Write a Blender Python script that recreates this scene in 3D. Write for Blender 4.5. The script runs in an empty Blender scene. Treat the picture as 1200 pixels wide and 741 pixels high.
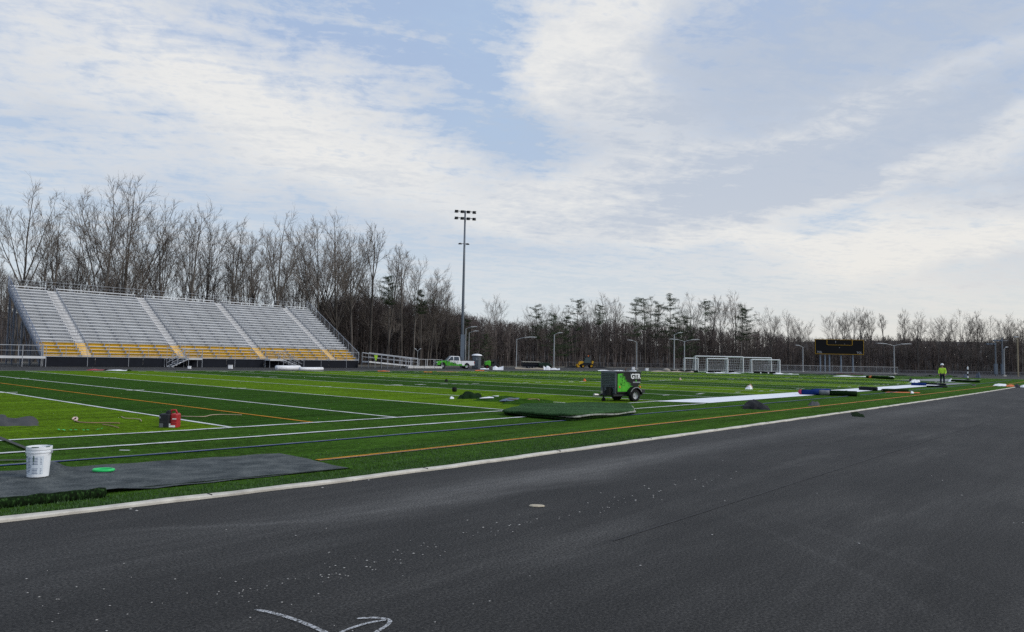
import bpy, math, random
import numpy as np
from math import radians as R, sin, cos, pi
random.seed(7); rng = np.random.default_rng(7)
SC = bpy.context.scene; COL = SC.collection

# ------------------------------------------------------------------ camera
F, PITCH, ROLL, H, YAW = 846.5, .0601, .0186, 1.589, .8482     # focal in photo pixels (1200 wide), field axis angle
cam = bpy.data.cameras.new('camera'); co = bpy.data.objects.new('camera', cam); COL.objects.link(co)
cam.sensor_width = 36; cam.lens = 36 * F / 1200; cam.clip_start = .05; cam.clip_end = 3000
from mathutils import Matrix, Vector
co.matrix_world = Matrix.Translation((0, 0, H)) @ Matrix.Rotation(pi/2 + PITCH, 4, 'X') @ Matrix.Rotation(ROLL, 4, 'Z')
SC.camera = co
SC.view_settings.view_transform = 'Standard'; SC.view_settings.look = 'None'
SC.view_settings.exposure = 0; SC.view_settings.gamma = 1
SC.cycles.use_denoising = False; SC.cycles.max_bounces = 6; SC.cycles.diffuse_bounces = 3; SC.cycles.glossy_bounces = 3; SC.cycles.transparent_max_bounces = 12

def ray(px, py):
    u = px-600; v = py-370.5; c, s = cos(ROLL), sin(ROLL)
    x = u*c+v*s; y = -u*s+v*c
    return np.array([x, F*cos(PITCH)+y*sin(PITCH), F*sin(PITCH)-y*cos(PITCH)])
def G(px, py, z=0):                      # photo pixel -> point on the level z
    d = ray(px, py); t = (z-H)/d[2]
    return (d[0]*t, d[1]*t)
def at(px, dist, py=430):                # direction of a photo column, at a distance in front
    d = ray(px, py); t = dist/d[1]
    return (d[0]*t, d[1]*t)
CY, SY = cos(YAW), sin(YAW)
def W(s, p): return (s*CY-p*SY, s*SY+p*CY)      # field axes (along the sideline, across) -> world
def toF(x, y): return (x*CY+y*SY, -x*SY+y*CY)
def Gf(px, py, z=0): return toF(*G(px, py, z))
def FP(px, p, py=430):                   # column px on the line p = const
    d = ray(px, py); q = toF(d[0], d[1]); t = p/q[1]
    return (d[0]*t, d[1]*t)

# ------------------------------------------------------------------ sun and sky
SUN_AZ, SUN_EL = R(104), R(36)            # clockwise from +Y
sd = Vector((sin(SUN_AZ)*cos(SUN_EL), cos(SUN_AZ)*cos(SUN_EL), sin(SUN_EL)))
sl = bpy.data.lights.new('sun', 'SUN'); so = bpy.data.objects.new('sun', sl); COL.objects.link(so)
sl.energy = 2.0; sl.angle = R(25); sl.color = (1, .95, .88)
so.rotation_euler = sd.to_track_quat('Z', 'Y').to_euler()

wd = bpy.data.worlds.new('World'); SC.world = wd; wd.use_nodes = True
nt = wd.node_tree; N = nt.nodes; LK = nt.links
bg = N['Background']; bg.inputs[1].default_value = .1
def nn(t, **k):
    n = N.new(t)
    for a, b in k.items(): setattr(n, a, b)
    return n
def setin(i, v):
    if isinstance(v, bpy.types.NodeSocket): LK.new(v, i)
    else: i.default_value = v
def M(op, a, b=None, c=None, clamp=False):
    n = nn('ShaderNodeMath', operation=op, use_clamp=clamp); setin(n.inputs[0], a)
    if b is not None: setin(n.inputs[1], b)
    if c is not None: setin(n.inputs[2], c)
    return n.outputs[0]
def MIX(f, a, b):
    n = nn('ShaderNodeMix', data_type='RGBA'); setin(n.inputs[0], f); setin(n.inputs[6], a); setin(n.inputs[7], b); return n.outputs[2]
def NOISE(vec, scale, detail, rough, dist=0):
    n = nn('ShaderNodeTexNoise'); setin(n.inputs['Vector'], vec); n.inputs['Scale'].default_value = scale
    n.inputs['Detail'].default_value = detail; n.inputs['Roughness'].default_value = rough; n.inputs['Distortion'].default_value = dist
    return n.outputs
def COMB(x, y, z):
    n = nn('ShaderNodeCombineXYZ'); setin(n.inputs[0], x); setin(n.inputs[1], y); setin(n.inputs[2], z); return n.outputs[0]
tc = nn('ShaderNodeTexCoord'); sep = nn('ShaderNodeSeparateXYZ'); LK.new(tc.outputs['Generated'], sep.inputs[0])
dx, dy, dz = sep.outputs
az = M('ARCTAN2', dx, dy); el = M('ARCSINE', dz)
zz = M('ADD', M('MAXIMUM', dz, 0), .10)
cx, cy = M('DIVIDE', dx, zz), M('DIVIDE', dy, zz)         # cloud deck seen in perspective
ca, sa = cos(R(-14)), sin(R(-14))
ux = M('ADD', M('MULTIPLY', cx, ca), M('MULTIPLY', cy, -sa)); uy = M('ADD', M('MULTIPLY', cx, sa), M('MULTIPLY', cy, ca))
deck = COMB(M('MULTIPLY', ux, .7), uy, 0)
soft = NOISE(deck, 1.3, 6, .6, .8)[0]
fine = NOISE(deck, 5.5, 8, .66, .7)[0]
fluff = NOISE(COMB(M('MULTIPLY', ux, 1.1), uy, 7), 17, 5, .62, .4)[0]
ripple = NOISE(COMB(M('MULTIPLY', ux, 2.2), M('MULTIPLY', uy, 7), 3), 1.6, 4, .6, .8)[0]
wob = NOISE(COMB(az, M('MULTIPLY', el, 1.8), 0), 4.5, 6, .62)[1]
wsep = nn('ShaderNodeSeparateXYZ'); LK.new(wob, wsep.inputs[0])
azw = M('ADD', az, M('MULTIPLY', M('SUBTRACT', wsep.outputs[0], .5), .30))
elw = M('ADD', el, M('MULTIPLY', M('SUBTRACT', wsep.outputs[1], .5), .13))
def blob(px, py, sx, sy, rot, amp):
    d = ray(px, py); a0 = math.atan2(d[0], d[1]); e0 = math.asin(d[2]/np.linalg.norm(d))
    c, s = cos(R(rot)), sin(R(rot))
    da = M('SUBTRACT', azw, a0); de = M('SUBTRACT', elw, e0)
    a = M('MULTIPLY', M('ADD', M('MULTIPLY', da, c), M('MULTIPLY', de, s)), F/sx)
    b = M('MULTIPLY', M('ADD', M('MULTIPLY', da, -s), M('MULTIPLY', de, c)), F/sy)
    q = M('ADD', M('MULTIPLY', a, a), M('MULTIPLY', b, b))
    return M('MULTIPLY', M('POWER', 2.718, M('MULTIPLY', q, -.5)), amp)
def total(lst):
    o = None
    for l in lst: o = blob(*l) if o is None else M('ADD', o, blob(*l))
    return o
# (px, py, half-width, half-height, tilt up to the right, amount)
white = total([(250,110,230,55,-6,.55),(430,190,170,45,-10,.42),(120,190,180,30,4,.18),(700,25,75,45,20,1.0),(665,95,60,35,0,.8),
  (745,150,85,42,15,.85),(830,210,150,40,14,.75),(690,240,170,24,-4,.75),(940,150,190,11,14,.8),(1060,205,170,20,14,.9),(1150,255,120,22,10,.7),
  (960,292,120,15,-3,.65),(1150,300,110,16,3,.6),(620,262,110,16,-4,.4),(210,60,130,28,-25,.35)])
grey = total([(960,70,240,60,16,1.05),(1010,178,190,22,13,1.05),(1190,225,50,22,0,.8),(1190,312,60,9,0,.6),(860,245,110,14,4,.45),(300,215,250,35,-8,.28),(780,60,60,40,30,.3)])
blue = total([(590,175,55,45,-10,.9),(575,70,60,60,0,.55),(640,150,60,20,0,.6),(980,250,90,8,8,.8),(900,300,60,8,0,.3),(60,130,90,14,10,.4),(400,262,260,12,-4,.25),(700,300,160,12,0,.4),(500,20,200,16,0,.35)])
tex = M('ADD', M('MULTIPLY', M('SUBTRACT', soft, .5), 1.3), M('MULTIPLY', M('SUBTRACT', fine, .5), 1.9))
tex = M('ADD', tex, M('MULTIPLY', M('SUBTRACT', ripple, .5), 1.3)); tex = M('ADD', tex, M('MULTIPLY', M('SUBTRACT', fluff, .5), 1.1))
wm = M('ADD', M('SUBTRACT', white, M('MULTIPLY', blue, .7)), tex)
wm = M('MULTIPLY', M('ADD', wm, .10), 1.05, clamp=True)
gm = M('MULTIPLY', M('ADD', grey, M('MULTIPLY', tex, .8)), 1.0, clamp=True)
bm = M('MULTIPLY', blue, M('ADD', .85, tex), clamp=True)
sky = nn('ShaderNodeTexSky', sky_type='NISHITA'); sky.sun_disc = False
sky.sun_elevation = SUN_EL; sky.sun_rotation = SUN_AZ; sky.air_density = 1; sky.dust_density = 1.5
def K(r, g, b, k=10): # sky colour as sRGB 0..255 -> linear radiance at strength 0.1
    f = lambda v: ((v/255+.055)/1.055)**2.4
    return (f(r)*k, f(g)*k, f(b)*k, 1)
veil = MIX(M('MULTIPLY', M('SUBTRACT', el, .03), 2.6, clamp=True), K(208,220,231), K(180,200,231))
base = MIX(.80, sky.outputs[0], veil)
col = MIX(M('MULTIPLY', bm, .75), base, K(174,197,225))
col = MIX(M('MULTIPLY', wm, .92), col, K(238,237,234))
col = MIX(M('MULTIPLY', gm, .85), col, K(182,194,212))
hz = M('POWER', M('SUBTRACT', 1, M('MULTIPLY', M('MAXIMUM', el, 0), 3.4, clamp=True)), 2.0)
warm = M('MULTIPLY', M('ADD', az, .15), 1.6, clamp=True)
col = MIX(M('MULTIPLY', hz, .80), col, MIX(warm, K(219,227,232), K(240,233,220)))
LK.new(col, bg.inputs[0])
wd.cycles.sampling_method = 'MANUAL'; wd.cycles.sample_map_resolution = 512

# ------------------------------------------------------------------ materials
MATS = {}
def mat(name, rgb, rough=.7, metal=0, var=.12, vscale=6, bump=0, bscale=40, alpha=None, spec=.25):
    if name in MATS or not rgb: return MATS[name]
    m = bpy.data.materials.new(name); m.use_nodes = True; t = m.node_tree; b = t.nodes['Principled BSDF']
    b.inputs['Roughness'].default_value = rough; b.inputs['Metallic'].default_value = metal
    b.inputs['Specular IOR Level'].default_value = spec
    c = t.nodes.new('ShaderNodeTexCoord'); n = t.nodes.new('ShaderNodeTexNoise'); n.inputs['Scale'].default_value = vscale; n.inputs['Detail'].default_value = 5
    t.links.new(c.outputs['Object'], n.inputs['Vector'])
    r = t.nodes.new('ShaderNodeValToRGB'); r.color_ramp.elements[0].position = .3; r.color_ramp.elements[1].position = .7
    r.color_ramp.elements[0].color = tuple(v*(1-var) for v in rgb)+(1,); r.color_ramp.elements[1].color = tuple(min(1, v*(1+var)) for v in rgb)+(1,)
    t.links.new(n.outputs[0], r.inputs[0]); t.links.new(r.outputs[0], b.inputs['Base Color'])
    if bump:
        n2 = t.nodes.new('ShaderNodeTexNoise'); n2.inputs['Scale'].default_value = bscale; n2.inputs['Detail'].default_value = 4
        t.links.new(c.outputs['Object'], n2.inputs['Vector'])
        bp = t.nodes.new('ShaderNodeBump'); bp.inputs['Strength'].default_value = bump; bp.inputs['Distance'].default_value = .02
        t.links.new(n2.outputs[0], bp.inputs['Height']); t.links.new(bp.outputs[0], b.inputs['Normal'])
    MATS[name] = m; return m
class TN:                                     # small node-graph helper for the bigger materials
    def __init__(s, name):
        s.m = bpy.data.materials.new(name); s.m.use_nodes = True; s.t = s.m.node_tree; s.b = s.t.nodes['Principled BSDF']
        s.c = s.t.nodes.new('ShaderNodeTexCoord').outputs['Object']; MATS[name] = s.m
    def put(s, i, v):
        if isinstance(v, bpy.types.NodeSocket): s.t.links.new(v, i)
        else: i.default_value = v
    def math(s, op, a, b=None, clamp=False):
        n = s.t.nodes.new('ShaderNodeMath'); n.operation = op; n.use_clamp = clamp; s.put(n.inputs[0], a)
        if b is not None: s.put(n.inputs[1], b)
        return n.outputs[0]
    def noise(s, sc=(1,1,1), scale=1, detail=4, rough=.6, off=0):
        mp = s.t.nodes.new('ShaderNodeMapping'); mp.inputs['Scale'].default_value = sc; mp.inputs['Location'].default_value = (off, off, 0)
        s.t.links.new(s.c, mp.inputs[0]); n = s.t.nodes.new('ShaderNodeTexNoise')
        s.t.links.new(mp.outputs[0], n.inputs['Vector']); n.inputs['Scale'].default_value = scale; n.inputs['Detail'].default_value = detail; n.inputs['Roughness'].default_value = rough
        return n.outputs[0]
    def ramp(s, v, stops):
        r = s.t.nodes.new('ShaderNodeValToRGB'); s.t.links.new(v, r.inputs[0]); e = r.color_ramp.elements
        while len(e) < len(stops): e.new(.5)
        for q, (p, c) in zip(e, stops): q.position = p; q.color = tuple(c)+(1,) if not isinstance(c, (int, float)) else (c, c, c, 1)
        return r.outputs[0]
    def mix(s, f, a, b, bt='MIX'):
        n = s.t.nodes.new('ShaderNodeMix'); n.data_type = 'RGBA'; n.blend_type = bt
        s.put(n.inputs[0], f)
        for i, v in ((6, a), (7, b)): s.put(n.inputs[i], tuple(v)+(1,) if isinstance(v, tuple) and len(v) == 3 else v)
        return n.outputs[2]
    def bump(s, h, strength, dist):
        n = s.t.nodes.new('ShaderNodeBump'); n.inputs['Strength'].default_value = strength; n.inputs['Distance'].default_value = dist
        s.t.links.new(h, n.inputs['Height']); s.t.links.new(n.outputs[0], s.b.inputs['Normal'])
    def sepc(s):
        n = s.t.nodes.new('ShaderNodeSeparateXYZ'); s.t.links.new(s.c, n.inputs[0]); return n.outputs

def turf_mat(name, rgb, dark=.75, lite=1.3):
    g = TN(name)
    a = g.noise((1,1,1), 38, 2, .9); b = g.noise((.2,1,1), 1.3, 4, .6); c = g.noise((1,.5,1), 9, 3, .8)
    v = g.math('ADD', g.math('MULTIPLY', a, .45), g.math('ADD', g.math('MULTIPLY', b, .25), g.math('MULTIPLY', c, .30)))
    col = g.ramp(v, [(.40, tuple(x*dark*.5 for x in rgb)), (.5, rgb), (.60, tuple(x*lite*1.4 for x in rgb))])
    g.t.links.new(col, g.b.inputs['Base Color']); g.b.inputs['Roughness'].default_value = 1; g.b.inputs['Specular IOR Level'].default_value = .03
    g.bump(g.noise((1,1,1), 70, 3, .7), .9, .03)
    return g.m
turf_dark = turf_mat('turf_dark', (.027, .072, .007))
turf_mid = turf_mat('turf_mid', (.040, .094, .010))
turf_light = turf_mat('turf_light', (.088, .165, .006))
def line_mat(name, rgb, wear=.35):
    g = TN(name); v = g.noise((1,1,1), 14, 5, .75); w = g.noise((1,1,1), 2.2, 3, .6)
    v = g.math('ADD', g.math('MULTIPLY', v, .6), g.math('MULTIPLY', w, .4))
    col = g.ramp(v, [(.36, tuple(x*(1-wear)+.03*wear for x in rgb)), (.52, rgb)])
    g.t.links.new(col, g.b.inputs['Base Color']); g.b.inputs['Roughness'].default_value = .9; g.b.inputs['Specular IOR Level'].default_value = .1
    g.bump(g.noise((1,1,1), 70, 3, .7), .7, .03); return g.m
line_white = line_mat('line_white', (.72,.74,.74), .45); line_orange = line_mat('line_orange', (.55,.25,.03), .3)
line_blue = line_mat('line_blue', (.03,.06,.20), .3); line_grey = line_mat('line_grey', (.22,.23,.25), .3); line_pinkgrey = line_mat('line_pinkgrey', (.30,.24,.22), .3)

g = TN('asphalt'); sx_, py_, _ = g.sepc()
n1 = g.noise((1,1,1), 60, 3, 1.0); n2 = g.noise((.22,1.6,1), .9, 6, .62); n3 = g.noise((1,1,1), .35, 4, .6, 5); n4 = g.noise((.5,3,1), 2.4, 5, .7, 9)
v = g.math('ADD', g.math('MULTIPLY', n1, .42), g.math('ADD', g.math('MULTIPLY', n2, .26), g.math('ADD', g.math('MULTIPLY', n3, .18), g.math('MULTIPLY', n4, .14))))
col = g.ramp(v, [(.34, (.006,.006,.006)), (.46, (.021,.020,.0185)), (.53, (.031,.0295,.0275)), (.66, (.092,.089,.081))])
def gauss(x, c, w):
    d = g.math('DIVIDE', g.math('SUBTRACT', x, c), w); return g.math('POWER', 2.718, g.math('MULTIPLY', g.math('MULTIPLY', d, d), -.5))
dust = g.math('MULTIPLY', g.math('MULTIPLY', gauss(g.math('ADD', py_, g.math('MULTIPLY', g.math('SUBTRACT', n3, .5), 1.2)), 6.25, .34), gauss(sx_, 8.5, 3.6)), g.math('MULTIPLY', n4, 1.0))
dust_sheen = None  # dust and tyre streaks; wide right-hand ones paint distant asphalt sheen into the colour
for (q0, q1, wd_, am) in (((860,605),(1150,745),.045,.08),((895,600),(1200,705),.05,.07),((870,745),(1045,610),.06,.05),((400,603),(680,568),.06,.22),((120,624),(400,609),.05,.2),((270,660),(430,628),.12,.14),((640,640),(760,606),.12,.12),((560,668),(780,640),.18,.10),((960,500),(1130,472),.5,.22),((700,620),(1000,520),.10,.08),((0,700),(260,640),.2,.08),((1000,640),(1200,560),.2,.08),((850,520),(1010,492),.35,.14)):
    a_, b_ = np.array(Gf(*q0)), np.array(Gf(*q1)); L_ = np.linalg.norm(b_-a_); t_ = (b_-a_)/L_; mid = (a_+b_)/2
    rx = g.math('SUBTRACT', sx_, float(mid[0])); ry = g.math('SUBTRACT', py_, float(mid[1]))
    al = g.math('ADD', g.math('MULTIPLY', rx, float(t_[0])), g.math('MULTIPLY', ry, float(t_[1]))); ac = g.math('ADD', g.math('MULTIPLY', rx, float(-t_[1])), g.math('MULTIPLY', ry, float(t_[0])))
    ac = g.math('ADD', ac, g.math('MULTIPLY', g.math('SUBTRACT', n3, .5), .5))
    v_ = g.math('MULTIPLY', g.math('MULTIPLY', gauss(ac, 0, wd_), gauss(al, 0, float(L_*.33))), g.math('MULTIPLY', n4, am*2)); dust_sheen = v_ if dust_sheen is None else g.math('ADD', dust_sheen, v_)
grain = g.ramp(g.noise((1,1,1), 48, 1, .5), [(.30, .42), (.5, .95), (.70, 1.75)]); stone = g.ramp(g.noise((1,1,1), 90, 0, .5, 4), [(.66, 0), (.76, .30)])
col = g.mix(1.0, g.mix(g.math('ADD', dust, dust_sheen, clamp=True), col, (.15,.146,.138)), grain, 'MULTIPLY')
g.t.links.new(g.mix(stone, col, (.14,.135,.125)), g.b.inputs['Base Color'])
g.b.inputs['Roughness'].default_value = .75; g.b.inputs['Specular IOR Level'].default_value = .22
g.bump(g.noise((1,1,1), 110, 2, .8), .55, .012); asphalt = g.m
g = TN('seam_asphalt'); g.t.links.new(g.ramp(g.noise((1,3,1), 6, 4, .7), [(.38, (.016,.016,.017)), (.62, (.036,.036,.037))]), g.b.inputs['Base Color']); g.b.inputs['Roughness'].default_value = .95; seam_m = g.m
g = TN('bare_soil'); g.t.links.new(g.ramp(g.noise((1,1,1), .15, 7, .65), [(.35, (.05,.045,.035)), (.55, (.085,.075,.06)), (.7, (.06,.07,.035))]), g.b.inputs['Base Color']); g.b.inputs['Roughness'].default_value = 1; soil = g.m
g = TN('concrete'); g.t.links.new(g.ramp(g.noise((1,1,1), 3, 7, .7), [(.3, (.36,.335,.29)), (.6, (.60,.57,.50))]), g.b.inputs['Base Color']); g.b.inputs['Roughness'].default_value = .9
g.bump(g.noise((1,1,1), 40, 4, .6), .3, .01); concrete = g.m
BK = mat('black_rubber', (.014,.014,.015), .9, bump=.3, spec=.15); STEEL = mat('galvanized_steel', (.33,.35,.38), .5, .1, .1, 3)
ALU = mat('aluminium_plank', (.55,.56,.58), .5, .05, .08, 1.5); ALU2 = mat('aluminium_riser', (.62,.63,.645), .5, .05, .08, 1.0)
WHT = mat('white_paint', (.78,.79,.80), .45, 0, .04); YEL = mat('yellow_panel', (.80,.45,.025), .5, 0, .08, 1.0)
DKM = mat('dark_metal', (.028,.030,.033), .6, .1, spec=.25); BLKP = mat('black_panel', (.010,.012,.018), .8, 0, .15, 2, spec=.15)
GREYP = mat('grey_plastic', (.085,.10,.115), .5); GLASS = mat('dark_glass', (.03,.04,.05), .08, 0, .1, 2, spec=.8)
BRGREEN = mat('bright_green_paint', (.08,.40,.03), .4, 0, .08); ORG = mat('orange_plastic', (.75,.17,.03), .5)
RED = mat('red_plastic', (.36,.025,.03), .4, 0, .1); YMACH = mat('yellow_paint', (.58,.33,.02), .5)

# ------------------------------------------------------------------ mesh helpers
def tag(o, label=None, cat=None, group=None, kind=None):
    if label: o['label'] = label
    if cat: o['category'] = cat
    if group: o['group'] = group
    if kind: o['kind'] = kind
    return o
def root(name, xy, rz=0, label=None, cat=None, group=None, z=0):
    o = bpy.data.objects.new(name, None); COL.objects.link(o); o.location = (xy[0], xy[1], z); o.rotation_euler.z = rz
    return tag(o, label, cat, group)
class MB:
    def __init__(s): s.v = []; s.f = []; s.sm = False
    def add(s, vs, fs):
        b = len(s.v); s.v += [tuple(map(float, v)) for v in vs]; s.f += [tuple(b+i for i in f) for f in fs]; return s
    def box(s, c, d, rz=0, rx=0, ry=0):
        m = Matrix.Rotation(rz, 3, 'Z') @ Matrix.Rotation(ry, 3, 'Y') @ Matrix.Rotation(rx, 3, 'X')
        vs = [Vector(c)+m @ Vector((x*d[0]/2, y*d[1]/2, z*d[2]/2)) for x in (-1,1) for y in (-1,1) for z in (-1,1)]
        return s.add(vs, [(0,1,3,2),(4,6,7,5),(0,4,5,1),(2,3,7,6),(0,2,6,4),(1,5,7,3)])
    def b2(s, lo, hi): return s.box([(a+b)/2 for a, b in zip(lo, hi)], [abs(b-a) for a, b in zip(lo, hi)])
    def rbox(s, c, d, r, rz=0, n=3):                       # vertical-edged rounded box
        pts = []
        for qx, qy, a0 in ((1,1,0),(-1,1,90),(-1,-1,180),(1,-1,270)):
            for k in range(n+1):
                a = R(a0+90*k/n); pts.append((qx*(d[0]/2-r)+r*cos(a), qy*(d[1]/2-r)+r*sin(a)))
        return s.prism(pts, c[2]-d[2]/2, c[2]+d[2]/2, (c[0], c[1]), rz)
    def prism(s, pts, z0, z1, o=(0,0), rz=0):
        n = len(pts); q = [(o[0]+x*cos(rz)-y*sin(rz), o[1]+x*sin(rz)+y*cos(rz)) for x, y in pts]
        return s.add([(x,y,z0) for x,y in q]+[(x,y,z1) for x,y in q], [tuple(range(n))[::-1], tuple(range(n,2*n))]+[(i,(i+1)%n,n+(i+1)%n,n+i) for i in range(n)])
    def side(s, pts, y0, y1):                              # x-z outline extruded along y
        n = len(pts)
        return s.add([(x,y0,z) for x,z in pts]+[(x,y1,z) for x,z in pts], [tuple(range(n)), tuple(range(n,2*n))[::-1]]+[(i,n+i,n+(i+1)%n,(i+1)%n) for i in range(n)])
    def tube(s, pts, r, n=8, caps=True):
        pts = [Vector(p) for p in pts]; rs = r if isinstance(r, (list, tuple)) else [r]*len(pts); rings = []
        for i, p in enumerate(pts):
            t = (pts[min(i+1,len(pts)-1)]-pts[max(i-1,0)]).normalized()
            a = t.orthogonal().normalized() if abs(t.z) > .99 else t.cross(Vector((0,0,1))).normalized(); b = t.cross(a)
            rings += [p+(a*cos(2*pi*k/n)+b*sin(2*pi*k/n))*rs[i] for k in range(n)]
        fs = [(i*n+k, i*n+(k+1)%n, (i+1)*n+(k+1)%n, (i+1)*n+k) for i in range(len(pts)-1) for k in range(n)]
        if caps: fs += [tuple(range(n))[::-1], tuple((len(pts)-1)*n+k for k in range(n))]
        return s.add(rings, fs)
    def lathe(s, prof, c=(0,0,0), n=24, axis='Z'):
        vs = []
        for r_, z in prof:
            for k in range(n):
                a = 2*pi*k/n; v = (r_*cos(a), r_*sin(a), z)
                if axis == 'Y': v = (v[0], v[2], v[1])
                if axis == 'X': v = (v[2], v[0], v[1])
                vs.append((c[0]+v[0], c[1]+v[1], c[2]+v[2]))
        m = len(prof)
        return s.add(vs, [(i*n+k, i*n+(k+1)%n, (i+1)*n+(k+1)%n, (i+1)*n+k) for i in range(m-1) for k in range(n)])
    def grid(s, fn, nu, nv):
        return s.add([fn(i/nu, j/nv) for i in range(nu+1) for j in range(nv+1)], [(i*(nv+1)+j, (i+1)*(nv+1)+j, (i+1)*(nv+1)+j+1, i*(nv+1)+j+1) for i in range(nu) for j in range(nv)])
    def build(s, name, m, parent=None, smooth=False, bevel=0, label=None):
        me = bpy.data.meshes.new(name); me.from_pydata(s.v, [], s.f); me.materials.append(m); 
        o = bpy.data.objects.new(name, me); COL.objects.link(o); o.parent = parent
        if bevel or smooth:
            import bmesh
            bm_ = bmesh.new(); bm_.from_mesh(me); bmesh.ops.recalc_face_normals(bm_, faces=bm_.faces); bm_.to_mesh(me); bm_.free()
        if smooth: me.polygons.foreach_set('use_smooth', [True]*len(me.polygons))
        if bevel:
            q = o.modifiers.new('bevel', 'BEVEL'); q.width = bevel; q.segments = 2; q.limit_method = 'ANGLE'
        if label: o['label'] = label
        return o
def copy_tree(o, parent=None):
    c = o.copy(); COL.objects.link(c); c.parent = parent
    for ch in list(o.children): copy_tree(ch, c)
    return c
def text(body, size, parent, loc, rot, m, name='lettering', ext=.003):
    cu = bpy.data.curves.new(name, 'FONT'); cu.body = body; cu.size = size; cu.extrude = ext; cu.align_x = 'CENTER'; cu.align_y = 'CENTER'; cu.offset = size*.03
    cu.materials.append(m); t_ = bpy.data.objects.new('t', cu); COL.objects.link(t_); dg = bpy.context.evaluated_depsgraph_get(); me = bpy.data.meshes.new_from_object(t_.evaluated_get(dg)); bpy.data.objects.remove(t_)
    o = bpy.data.objects.new(name, me); COL.objects.link(o); o.parent = parent; o.location = loc; o.rotation_euler = rot; return o

# ------------------------------------------------------------------ ground, track and turf (objects turned to the field axes)
def st(mb, name, m, **k):
    o = mb.build(name, m, **k); o.rotation_euler.z = YAW; o['kind'] = 'structure'; return o
def bend(s):
    return .00022*max(s-8, 0)**2 if s < 112 else .00022*104**2+.0458*(s-112)
def bl(s): return bend(s)+.01*min(max(8-s, 0), 12)**2
def strip(lo, hi, w0, w1, p, z, step=2.0, jit=0):
    n = max(1, int((hi-lo)/step)); mb = MB()
    mb.grid(lambda u, v: (lo+(hi-lo)*u, p+bl(lo+(hi-lo)*u)+(w0 if v < .5 else w1)+random.uniform(-jit, jit), z), n, 1); return mb
S0, S1, PF = -60, 133, 65.5                       # turf extent
PA, PB, PBL, PO, PC = 14.72, 12.85, 11.45, 9.32, 7.72
mb = MB(); mb.grid(lambda u, v: (-900+2000*u, -700+1700*v, -.06), 40, 40); st(mb, 'ground', soil)
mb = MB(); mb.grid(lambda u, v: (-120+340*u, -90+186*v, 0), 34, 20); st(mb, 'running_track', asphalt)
mb = MB(); n = 90
mb.grid(lambda u, v: (S0+(S1-S0)*u, (PC+bl(S0+(S1-S0)*u))*(1-v)+PF*v, .02), n, 12); st(mb, 'turf_field', turf_mid)
YL = [7.75, 12.25, 16.8, 21.45, 26.2, 31.4, 36.3] + [36.3+4.75*k for k in range(1, 18)]
def area(s0, s1, z, m, name):
    mb = MB(); k = max(1, int((s1-s0)/3)); mb.grid(lambda u, v: (s0+(s1-s0)*u, (PA+bl(s0+(s1-s0)*u))*(1-v)+63.6*v, z), k, 1); st(mb, name, m)
area(S0, YL[0], .024, turf_light, 'turf_band')
for i in range(0, 22, 2): area(YL[i], YL[i+2], .024, turf_light if (i//2) % 2 else turf_dark, 'turf_band')
for i, s in enumerate(YL):
    if i % 2 == 0 or i < 3 or True:
        mb = MB(); far = 63.6; w = .055
        mb.grid(lambda u, v: (s-w+2*w*v+random.uniform(-.012,.012), PA+bl(s)+(far-PA-bl(s))*u, .032), 110, 1); st(mb, 'yard_line', line_white)
st(strip(S0, YL[-1], -.065, .065, PA, .034, .22, .018), 'sideline', line_white)
st(strip(S0, 26, -.062, .062, PB, .034, .22, .018), 'restraining_line', line_white)
st(strip(S0, 120, -.0, .06, PBL, .034, .22, .014), 'grey_line', line_grey)
st(strip(S0, 120, -.065, -.004, PBL, .034, .35, .006), 'blue_line', line_blue)
so0 = Gf(368, 541)[0]
st(strip(so0, 150, .005, .105, PO, .034, .22, .014), 'orange_line', line_orange)
st(strip(so0, 150, -.04, .0, PO, .034, .35, .006), 'seam_line', line_pinkgrey)
mb = MB(); mb.grid(lambda u, v: (9.75+(-.05+.1*v)+random.uniform(-.01,.01), 14.8+48.8*u, .034), 90, 1); st(mb, 'goal_area_line', line_orange)
mb = MB()                                              # hash marks and short dashes on the far half, worn blobs of inlay
for i, s in enumerate(YL):
    for ph in (31.5, 47.0): mb.b2((s-.35, ph-.05, .036), (s+.35, ph+.06, .041))
for k in range(150):
    s = random.uniform(24, 112); p_ = random.choice([17.0, 31.8, 46.7, 61.5])+random.uniform(-.3, .3); mb.b2((s-.3, p_-.05, .036), (s+.3, p_+.05, .041))
st(mb, 'hash_marks', line_white)
mb = MB(); mb.grid(lambda u, v: (26.0+47*u+ (0 if u > .0 else 0) + 1.0*(v-.5)*(-1), 12.9+bl(26+47*u)+ (PA+.05-12.9)*v, .037), 40, 1); st(mb, 'white_sideline_border', mat('white_turf', (.74,.76,.80), .9, 0, .05, 3, .4, 60, spec=.1))
mb = MB(); mb.grid(lambda u, v: (73+14*u, 12.6+bl(73)+1.5*v, .037), 4, 1); st(mb, 'bare_backing_strip', mat('grey_backing_ground', (.20,.21,.22), .9, bump=.3))
mb = MB(); mb.grid(lambda u, v: (92+22*u, 17.0+5*v, .043), 4, 2); st(mb, 'bare_base_patch', MATS['grey_backing_ground'])
mb = MB(); mb.grid(lambda u, v: (5.5+240*u, 3.6+.0018*240*u+ (.0 if v < .5 else .02)+random.uniform(-.008,.008), .004), 300, 1); st(mb, 'paving_joint', seam_m)
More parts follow.
